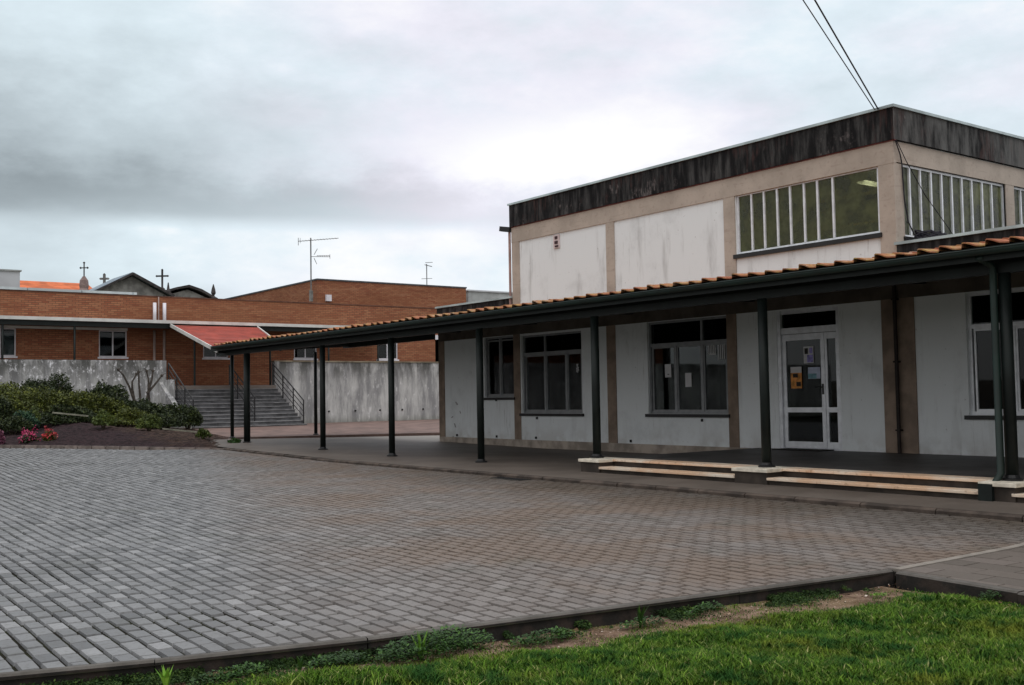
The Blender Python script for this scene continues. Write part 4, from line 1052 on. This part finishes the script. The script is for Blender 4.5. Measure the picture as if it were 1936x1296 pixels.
bush(12.1, 39.3, 1.6, .55, 1.22, 'olive leaves', 'low olive shrub between the timber edgings', 2400, .055, depth=1.)
bush(7.3, 39.4, 1.5, .8, 1.85, 'dark leaves', 'dark shrub at the left edge of the picture, lower one', 2600, .06)
bush(13.2, 39.6, 1.0, None, .98, 'dark leaves', 'low dark shrub behind the rounded light green bush', 1500, .055)
bush(11.2, 41.8, 1.6, .9, 1.75, 'dark leaves', 'dark shrub tucked between the hedge and the spiky shrub', 2600, .06)
for a_ in ((9.0, 38.2, 1.5, 1.02, 'dark leaves', 'low dark mound of leaves above the red flowers'), (11.1, 38.0, 1.3, .86, 'olive leaves', 'low olive mound just left of the rounded light green bush'),
    (12.7, 38.3, 1.3, .86, 'dark leaves', 'low dark mound just right of the rounded light green bush'), (13.6, 40.2, 1.2, 1.0, 'dark leaves', 'low dark mound between the rounded bush and the stair foot shrubs'),
    (7.6, 37.0, 1.2, 1.0, 'dark leaves', 'low dark mound left of the bluish plant'), (10.2, 38.4, 1.3, 1.05, 'dark leaves', 'low dark mound behind the lime green tuft'), (15.1, 42.0, .9, 1.1, 'dark leaves', 'narrow dark shrub touching the stair edge')):
    bush(a_[0], a_[1], a_[2], None, a_[3], a_[4], a_[5], 1700, .055, depth=1.1)
def flower(x, y, w, hgt, mats, label, cat='flowers'):
    o = thing('flowering_plant', (x, y, bedz(x, y)), label, cat, 'flowering plants in the bed'); z = bedz(x, y)
    bcount[0] += 1
    V, F = leaves((x, y, z+.03), (w/2, w/2, hgt*.8), 450, .045, .3, seed=bcount[0]); npmesh('foliage', V, F, 4, mats[0], o)
    V, F = leaves((x, y, z+.06), (w/2*1.05, w/2*1.05, hgt), 260, .04, .4, seed=bcount[0]+50, shell=.85); npmesh('blossom', V, F, 4, mats[1], o)
flower(7.48, 34.1, .48, .34, ('dark leaves', 'pink flowers'), 'bright pink flowers near the front edge of the bed')
flower(7.95, 33.9, .34, .26, ('light leaves', 'red flowers'), 'red flowers with yellow-green leaves, right of the pink ones')
flower(6.70, 34.4, .25, .34, ('purple heather', 'purple heather'), 'sparse purple heather at the left edge of the picture')
flower(13.9, 44.6, .5, .75, ('dark leaves', 'red flowers'), 'small red flowering plant below the bare branches')
bush(11.7, 31.2, .45, None, .60, 'light leaves', 'small pale green weed left of the canopy end post', 420, .05, 'weed', 'weed', group='weeds')
bush(12.0, 29.6, .38, .12, .33, 'weed leaves', 'low creeping weed at the foot of the thick canopy post', 300, .045, 'weed', 'weed', group='weeds')
def bare(x, y, limbs, label):
    o = thing('pruned_tree', (x, y, bedz(x, y)), label, 'bare tree', 'bare pruned trees')
    m = MB()
    for L in limbs:
        n = len(L); m.tube(L, [.06-.03*k/(n-1) for k in range(n)], 7)
        e = Vector(L[-1])
        m.lathe((e.x, e.y, e.z-.05), [(.03, 0), (.06, .04), (.05, .1), (.02, .12)], 6)
        for k in range(3):
            a = rnd.uniform(-1, 1); m.tube([e, e+Vector((a*.15, rnd.uniform(-.1, .1), rnd.uniform(.0, .15)))], [.02, .008], 4)
    m.build('branches', 'bark', o)
bare(14.1, 45.5, [[(14.12, 45.5, .7), (14.05, 45.5, 1.5), (13.85, 45.5, 2.1), (13.6, 45.5, 2.6), (13.4, 45.5, 2.8)], [(14.06, 45.5, 1.5), (13.98, 45.5, 2.0), (13.97, 45.5, 2.3), (14.15, 45.5, 2.62)]], 'forked bare pruned branches against the concrete wall, leftmost')
bare(14.4, 45.5, [[(14.42, 45.5, .7), (14.32, 45.5, 1.5), (14.26, 45.5, 2.2), (14.24, 45.5, 2.7)]], 'single bare upright stick between the two forked pruned trees')
bare(14.6, 45.5, [[(14.5, 45.5, .7), (14.56, 45.5, 1.4), (14.66, 45.5, 1.95), (14.66, 45.5, 2.4), (14.58, 45.5, 2.75)], [(14.66, 45.5, 1.95), (14.8, 45.5, 2.4), (14.85, 45.5, 2.75)], [(14.6, 45.5, 1.8), (14.95, 45.5, 2.2), (15.22, 45.5, 2.55)], [(14.72, 45.5, .7), (14.7, 45.5, 1.5), (14.66, 45.5, 2.0)]], 'bushy-topped bare pruned tree nearest the stairs')

# ------------------------------------------------------------------ foreground lawn
ZL = -.102
m = MB(); nx, ny = 90, 60
def lz(x, y): return ZL+.018*math.sin(x*2.3+1)*math.sin(y*2.7)+.01*math.sin(x*7+y*5)
for j in range(ny+1):
    for i in range(nx+1):
        x = -6+13.3*i/nx; ym = kfy(x)+.02 if x < 7.3 else 5.; y = -6+(ym+6)*j/ny; m.v.append((x, y, lz(x, y)))
for j in range(ny):
    for i in range(nx): k = j*(nx+1)+i; m.f.append((k, k+1, k+nx+2, k+nx+1))
struct(m.build('lawn_soil', 'soil', smooth=True))
def kdist(x, y):   # distance from kerb faces towards the lawn
    ky = np.interp(x, [p[0] for p in KF], [p[1] for p in KF])-.0
    d1 = (ky-y)*.975; d2 = 7.28+np.where(y > 2.2, .12*(y-2.2)/1.7, 0)-x
    return np.minimum(d1, d2), d1, d2
def vnoise(x, y, s, seed):
    g = np.random.default_rng(seed); T = g.random((64, 64)); u = x*s+100; v = y*s+100
    i = np.floor(u).astype(int); j = np.floor(v).astype(int); fu = u-i; fv = v-j; fu = fu*fu*(3-2*fu); fv = fv*fv*(3-2*fv)
    q = lambda a, b: T[a % 64, b % 64]
    return (q(i, j)*(1-fu)+q(i+1, j)*fu)*(1-fv)+(q(i, j+1)*(1-fu)+q(i+1, j+1)*fu)*fv
def blades(N, x0, x1, y0, y1, hmin, hmax, wid, seed, vis=False):
    g = np.random.default_rng(seed); x = g.uniform(x0, x1, N); y = g.uniform(y0, y1, N)
    if vis: k = y > 5.8-.85*(x-2.2)-.3; x, y = x[k], y[k]; N = len(x)
    d, d1, d2 = kdist(x, y)
    nz = vnoise(x, y, 1.1, 3)*.6+vnoise(x, y, 3.3, 4)*.4
    # the bare soil strip is widest in the middle of the kerb and beside the path corner
    edge = .30+.34*np.clip(nz, 0, 1)+.22*np.exp(-((x-6.6)/1.1)**2)+.1*np.exp(-((x-4.4)/.7)**2)-.12*np.exp(-((x-7.2)/.25)**2)-np.clip((3.6-x)*.16, 0, .3)
    dd = np.where(d1 < d2, d1-edge*.72, d2-.22)
    p = np.clip(dd/.14+.10, .0, 1)*np.clip(.55+1.1*(vnoise(x, y, 6., 5)-.2), .25, 1)
    p = np.where(d < .01, 0, np.maximum(p, .13*(d > .015)*(vnoise(x, y, 5., 9) > .45)))
    k = g.random(N) < p; x, y, dd = x[k], y[k], dd[k]; n = len(x)
    z = ZL+.018*np.sin(x*2.3+1)*np.sin(y*2.7)+.01*np.sin(x*7+y*5)
    hh = (hmin+(hmax-hmin)*g.random(n)**1.6)*(.75+.6*vnoise(x, y, 4., 6))*np.clip(.45+dd*2., .4, 1)
    th = g.uniform(0, 2*np.pi, n); ln = hh*g.uniform(.4, 1.7, n); w = wid*g.uniform(.6, 1.3, n)
    dx, dy = np.cos(th), np.sin(th); px, py = -dy, dx
    th2 = th+g.uniform(-1, 1, n); ex, ey = np.cos(th2), np.sin(th2)
    V = np.zeros((n, 5, 3))
    V[:, 0] = np.stack([x-px*w, y-py*w, z-.005], 1); V[:, 1] = np.stack([x+px*w, y+py*w, z-.005], 1)
    mx, my = x+dx*ln*.35, y+dy*ln*.35
    V[:, 2] = np.stack([mx+px*w*.8, my+py*w*.8, z+hh*.62], 1); V[:, 3] = np.stack([mx-px*w*.8, my-py*w*.8, z+hh*.62], 1)
    V[:, 4] = np.stack([x+dx*ln*.75+ex*ln*.25, y+dy*ln*.75+ey*ln*.25, z+hh], 1)
    b = np.arange(n)[:, None]*5
    F = np.concatenate([b+np.array([0, 1, 2]), b+np.array([0, 2, 3]), b+np.array([3, 2, 4])], 0)
    return V.reshape(-1, 3), F
Vs, Fs, off = [], [], 0
for args in ((620000, 1.9, 7.6, 2.4, 6.0, .010, .040, .0015, 21, True), (60000, 1.6, 7.6, 2.4, 6.2, .014, .046, .0019, 25), (60000, -1.5, 7.4, -1., 5.9, .025, .06, .0035, 22), (40000, -6, 7.3, -6, 8.2, .03, .06, .006, 23)):
    V_, F_ = blades(*args); Vs.append(V_); Fs.append(F_+off); off += len(V_)
V_, F_ = blades(110000, 1.9, 7.6, 2.4, 6.0, .016, .034, .004, 41, True)   # small clover-like leaves among the blades
Vs.append(V_); Fs.append(F_+off); off += len(V_)
tag(npmesh('grass', np.concatenate(Vs), np.concatenate(Fs), 3, 'grass'), 'short bright green grass in the foreground', 'grass', kind='stuff')
# litter on the soil strip
g = NR; N = 16000; x = g.uniform(1.2, 7.5, N); y = g.uniform(3.2, 6.2, N); d, d1, d2 = kdist(x, y); k = (d > .02) & (d < .75) & (g.random(N) < np.exp(-(d/.45)**2)); x, y = x[k], y[k]; n = len(x)
z = ZL+.018*np.sin(x*2.3+1)*np.sin(y*2.7)+.01*np.sin(x*7+y*5)+.004
th = g.uniform(0, 6.28, n); s = g.uniform(.002, .008, n)*np.where(g.random(n) < .05, 2.4, 1); r_ = g.uniform(.25, .9, n)
a = np.stack([np.cos(th)*s, np.sin(th)*s, g.normal(0, .2, n)*s], 1); b = np.stack([-np.sin(th)*s*r_, np.cos(th)*s*r_, g.normal(0, .3, n)*s], 1); c = np.stack([x, y, z], 1)
tag(npmesh('ground_litter', np.stack([c-a, c+b, c+a, c-b], 1).reshape(-1, 3), np.arange(n*4).reshape(-1, 4), 4, 'litter'), 'dry leaf bits and gravel on the bare soil along the kerb', 'litter', kind='stuff')
# broad-leaved weeds along the kerb
def weed(x, y, w, hgt, n, mat, label, leafl=.024, upright=0.):
    o = thing('weed', (x, y, ZL), label, 'weed', 'weeds along the kerb'); m = MB()
    for k in range(int(n*1.7)):
        a = rnd.uniform(0, 6.28); r = w/2*math.sqrt(rnd.random()); cx, cy = x+r*math.cos(a)*1.0, y+r*math.sin(a)*.35
        hh = hgt*rnd.uniform(.25, 1)*(1-.5*(2*r/w)**2); zb = lz(cx, cy)
        L = leafl*rnd.uniform(.6, 1.3); a2 = rnd.uniform(0, 6.28); tilt = rnd.uniform(-.2, .7)+upright
        d = Vector((math.cos(a2)*math.cos(tilt), math.sin(a2)*math.cos(tilt), math.sin(tilt))); s = Vector((-math.sin(a2), math.cos(a2), 0))
        p = Vector((cx, cy, zb+hh))
        m.poly([p, p+d*L*.45+s*L*.3, p+d*L, p+d*L*.45-s*L*.3])
    m.build('foliage', mat, o)
    m = MB()
    for k in range(max(4, n//12)):
        a = rnd.uniform(0, 6.28); r = w*.4*rnd.random(); cx, cy = x+r*math.cos(a), y+r*math.sin(a)*.35
        m.tube([(cx, cy, lz(cx, cy)-.01), (cx+rnd.uniform(-.02, .02), cy, lz(cx, cy)+hgt*rnd.uniform(.4, .9))], [.002, .001], 4)
    m.build('stem', mat, o)
def tuft(x, y, hgt, n, label, mat='bright weed'):
    o = thing('weed', (x, y, ZL), label, 'weed', 'weeds along the kerb'); m = MB()
    for k in range(n):
        a = rnd.uniform(0, 6.28); L = hgt*rnd.uniform(.7, 1.1); sp = rnd.uniform(.1, .55); w = .010*rnd.uniform(.7, 1.2)
        d = Vector((math.cos(a), math.sin(a), 0)); s = Vector((-d.y, d.x, 0)); b = Vector((x, y, lz(x, y)))
        p1 = b+d*L*sp*.4+Vector((0, 0, L*.6)); p2 = b+d*L*sp+Vector((0, 0, L))
        m.poly([b-s*w*.5, b+s*w*.5, p1+s*w, p1-s*w]); m.poly([p1-s*w, p1+s*w, p2])
    m.build('leaf', mat, o)
weed(3.42, 5.36, .80, .155, 1100, 'weed leaves', 'dense dark green clover clump against the kerb, largest weed clump')
tuft(3.27, 5.30, .17, 9, 'bright yellow-green blades standing in the dark clover clump')
weed(4.15, 5.28, .50, .085, 420, 'weed leaves', 'low leafy weed patch right of the largest clover clump')
weed(2.85, 5.50, .40, .08, 260, 'weed leaves', 'low weed patch left of the largest clover clump')
weed(2.25, 5.66, .44, .07, 260, 'weed leaves', 'flat weed patch near the bright tuft on the left of the kerb')
tuft(1.93, 5.70, .13, 14, 'bright green leafy tuft at the left part of the kerb')
tuft(4.85, 5.14, .16, 9, 'pale green upright tuft at the middle of the kerb', 'weed leaves')
weed(4.9, 5.16, .40, .07, 200, 'weed leaves', 'dark weed patch around the pale upright tuft')
weed(5.45, 5.12, .36, .06, 170, 'weed leaves', 'low weed patch right of the pale upright tuft')
weed(6.9, 4.75, .18, .03, 60, 'bright weed', 'tiny bright moss patch near the kerb corner', .02)
weed(7.22, 4.05, .30, .08, 150, 'weed leaves', 'weed clump against the path edge at the right of the picture')
tuft(2.62, 5.52, .09, 6, 'small grass tuft beside the low weed patch on the left', 'weed leaves')

# low ground cover of small leaves all along the foot of the kerb
g = np.random.default_rng(77); N = 60000; x = g.uniform(1.0, 7.4, N); ky = np.interp(x, [p[0] for p in KF], [p[1] for p in KF]); y = ky-.01-np.abs(g.normal(0, .10, N))
k = vnoise(x, y*.6, 2.6, 31)*.65+vnoise(x, y, 9., 32)*.35 > .455; k &= (x < 6.4) | (g.random(N) < .35); x, y, ky = x[k], y[k], ky[k]; n = len(x)
z = ZL+.006+.05*np.exp(-((ky-y)/.06))*g.random(n)+.012*g.random(n)
a = g.normal(size=(n, 3)); a[:, 2] *= .45; a /= np.linalg.norm(a, axis=1)[:, None]; b = np.cross(a, g.normal(size=(n, 3))); b /= np.linalg.norm(b, axis=1)[:, None]
sz = g.uniform(.004, .012, n)[:, None]; c = np.stack([x, y, z], 1)
MT['cover'] = material('ground cover leaves', leafy((.012, .03, .008), (.025, .06, .012), (.08, .13, .025)), .7, .2)
tag(npmesh('ground_cover', np.stack([c-a*sz, c+b*sz*.5, c+a*sz, c-b*sz*.5], 1).reshape(-1, 3), np.arange(n*4).reshape(-1, 4), 4, 'cover'), 'low dark weedy ground cover along the foot of the courtyard kerb', 'ground cover', kind='stuff')
